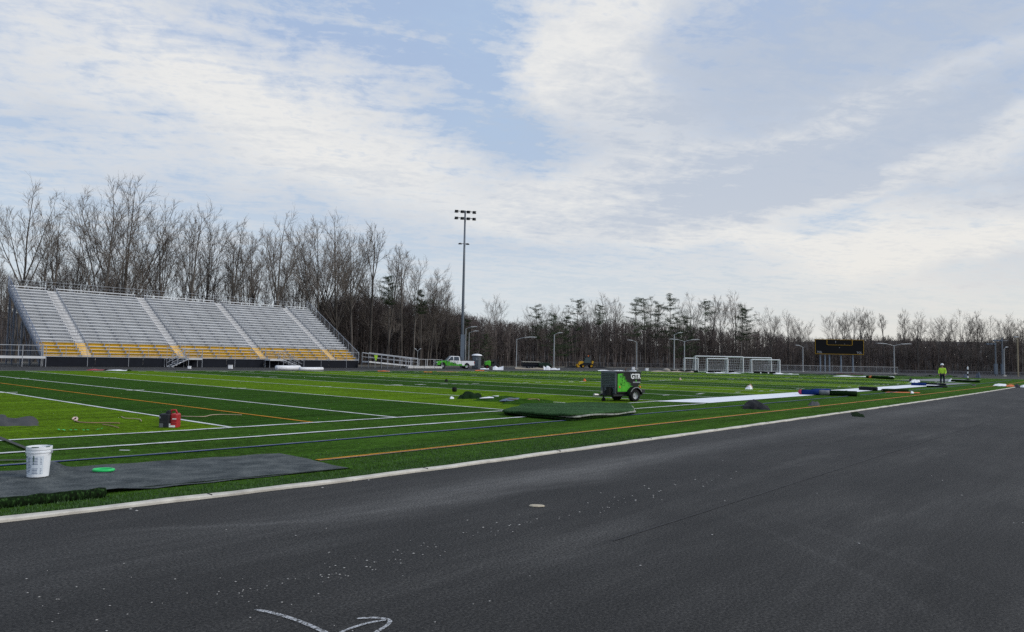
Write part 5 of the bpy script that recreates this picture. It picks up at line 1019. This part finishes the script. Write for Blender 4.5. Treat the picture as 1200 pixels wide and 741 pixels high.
MB().tube([(0,.125,1.68),(0,.15,1.655)], .014, 6).tube([(-.03,.118,1.70),(-.022,.122,1.70)], .012, 6).tube([(.03,.118,1.70),(.022,.122,1.70)], .012, 6).tube([(-.025,.118,1.62),(.025,.118,1.62)], .008, 6).build('face', SKN, body)
# ------------------------------------------------------------------ marks, pebbles and blades on the ground near the camera
g = TN('spray_paint'); g.b.inputs['Base Color'].default_value = (.55,.56,.57,1); g.b.inputs['Roughness'].default_value = .9; g.t.links.new(g.ramp(g.noise((1,1,1), 60, 4, .8), [(.42, 0.0), (.56, .85)]), g.b.inputs['Alpha'])
def stroke(pix, w, name='paint_mark'):
    P = [Vector((*G(*p), .006)) for p in pix]; mb = MB(); out = []
    for i in range(len(P)-1):
        a, b, c_, d = P[max(i-1,0)], P[i], P[i+1], P[min(i+2,len(P)-1)]
        for t in np.linspace(0, 1, 9)[:-1]: out.append(.5*((2*b)+(-a+c_)*t+(2*a-5*b+4*c_-d)*t*t+(-a+3*b-3*c_+d)*t**3))
    out.append(P[-1]); L_, R_ = [], []
    for i, p in enumerate(out):
        t = (out[min(i+1,len(out)-1)]-out[max(i-1,0)]).normalized(); n_ = Vector((-t.y, t.x, 0)); ww = w*(.5+.5*min(1, i/4, (len(out)-1-i)/2+.5)); L_.append(p+n_*ww); R_.append(p-n_*ww)
    n = len(out); mb.add([tuple(v) for v in L_+R_], [(i, i+1, n+i+1, n+i) for i in range(n-1)]); o = mb.build(name, g.m); o['kind'] = 'structure'
stroke([(299,715.5),(318,719),(345,727),(372,738),(400,752),(430,770)], .016); stroke([(380,752),(402,741),(428,732),(452,727.5)], .012)
stroke([(418,726),(436,725),(450,726),(457,729),(452,735),(438,744),(420,760)], .013)
rgp = np.random.default_rng(11); mb = MB()
def peb(px, py, r):
    x, y = G(px, py); h_ = r*.35; n = 5; a0 = rgp.uniform(0, 6)
    mb.add([(x+r*cos(a0+k*1.2566)*rgp.uniform(.6,1.2), y+r*.8*sin(a0+k*1.2566), .003) for k in range(n)]+[(x, y, h_+.004)], [(k, (k+1) % n, n) for k in range(n)])
for k in range(34): peb(rgp.uniform(20, 400), rgp.uniform(668, 738), rgp.uniform(.004, .010))
for k in range(80):
    t = rgp.random(); peb(370+500*t+rgp.normal(0, 8), 672-118*t+rgp.normal(0, 5), rgp.uniform(.004, .011)*(1+.7*t))
for k in range(30): t = rgp.random(); peb(250+300*t+rgp.normal(0, 10), 700-50*t+rgp.normal(0, 5), rgp.uniform(.004, .009))
for k in range(36): px = rgp.uniform(0, 1200); py0 = 612-.135*px+rgp.uniform(12, 200); peb(px, min(740, max(py0, 470)), rgp.uniform(.004, .009)*(1.6 if px > 700 else 1))
for px, py in ((153,597),(160,599),(432,563),(415,564),(378,572),(882,499.5),(893,499)): peb(px, py, .02)
tag(mb.build('pebbles', mat('pebble_pale', (.36,.35,.33), .8)), 'pale pebbles and flecks scattered over the dark asphalt', 'pebbles', kind='stuff')
xy = G(629, 593.5); o = MB().lathe([(0,.010),(.05,.012),(.058,.004),(.06,0)], n=9).build('cardboard_scrap', mat('tan_card', (.42,.37,.28), .8)); o.location = (*xy, .003); o.scale = (1.5,.8,1); tag(o, 'small tan flat scrap lying on the asphalt near the middle', 'scrap')
# faint pale scuffs worn on the asphalt
n = 42000; s = -2.5+rgp.random(n)**1.5*16; p_ = 7.80+rgp.random(n)**1.8*2.2; ok = np.ones(n, bool)
c_, s_ = cos(YAW), sin(YAW); gx_, gy_ = s*c_-p_*s_, s*s_+p_*c_; bend_ = np.array([bl(a) for a in s]); gx_, gy_ = gx_-bend_*s_, gy_+bend_*c_
q = [np.array(v) for v in (BL_, BR_, TR, TL)]; inside = np.ones(n, bool)
for i in range(4):
    a, b = q[i], q[(i+1) % 4]; inside &= ((b[0]-a[0])*(gy_-a[1])-(b[1]-a[1])*(gx_-a[0])) > -.09*np.linalg.norm(b-a)
keep = ~inside; gx_, gy_ = gx_[keep], gy_[keep]; n = len(gx_); th = rgp.uniform(0, 6.28, n); hh = rgp.uniform(.018, .042, n); lx, ly = rgp.normal(0, .012, n), rgp.normal(0, .012, n)
V = np.stack([np.stack([gx_+.0035*np.cos(th), gy_+.0035*np.sin(th), np.full(n, .018)], 1), np.stack([gx_-.0035*np.cos(th), gy_-.0035*np.sin(th), np.full(n, .018)], 1), np.stack([gx_+lx, gy_+ly, .02+hh], 1)], 1).reshape(-1, 3)
g2 = TN('blade_green'); g2.t.links.new(g2.ramp(g2.noise((1,1,1), 30, 2, .8), [(.35, (.018,.05,.010)), (.65, (.055,.13,.030))]), g2.b.inputs['Base Color']); g2.b.inputs['Roughness'].default_value = .7
o = np_mesh('grass_blades', V, np.arange(len(V)).reshape(-1, 3), g2.m); tag(o, 'short artificial grass blades beside the kerb in the foreground', 'grass', kind='stuff')
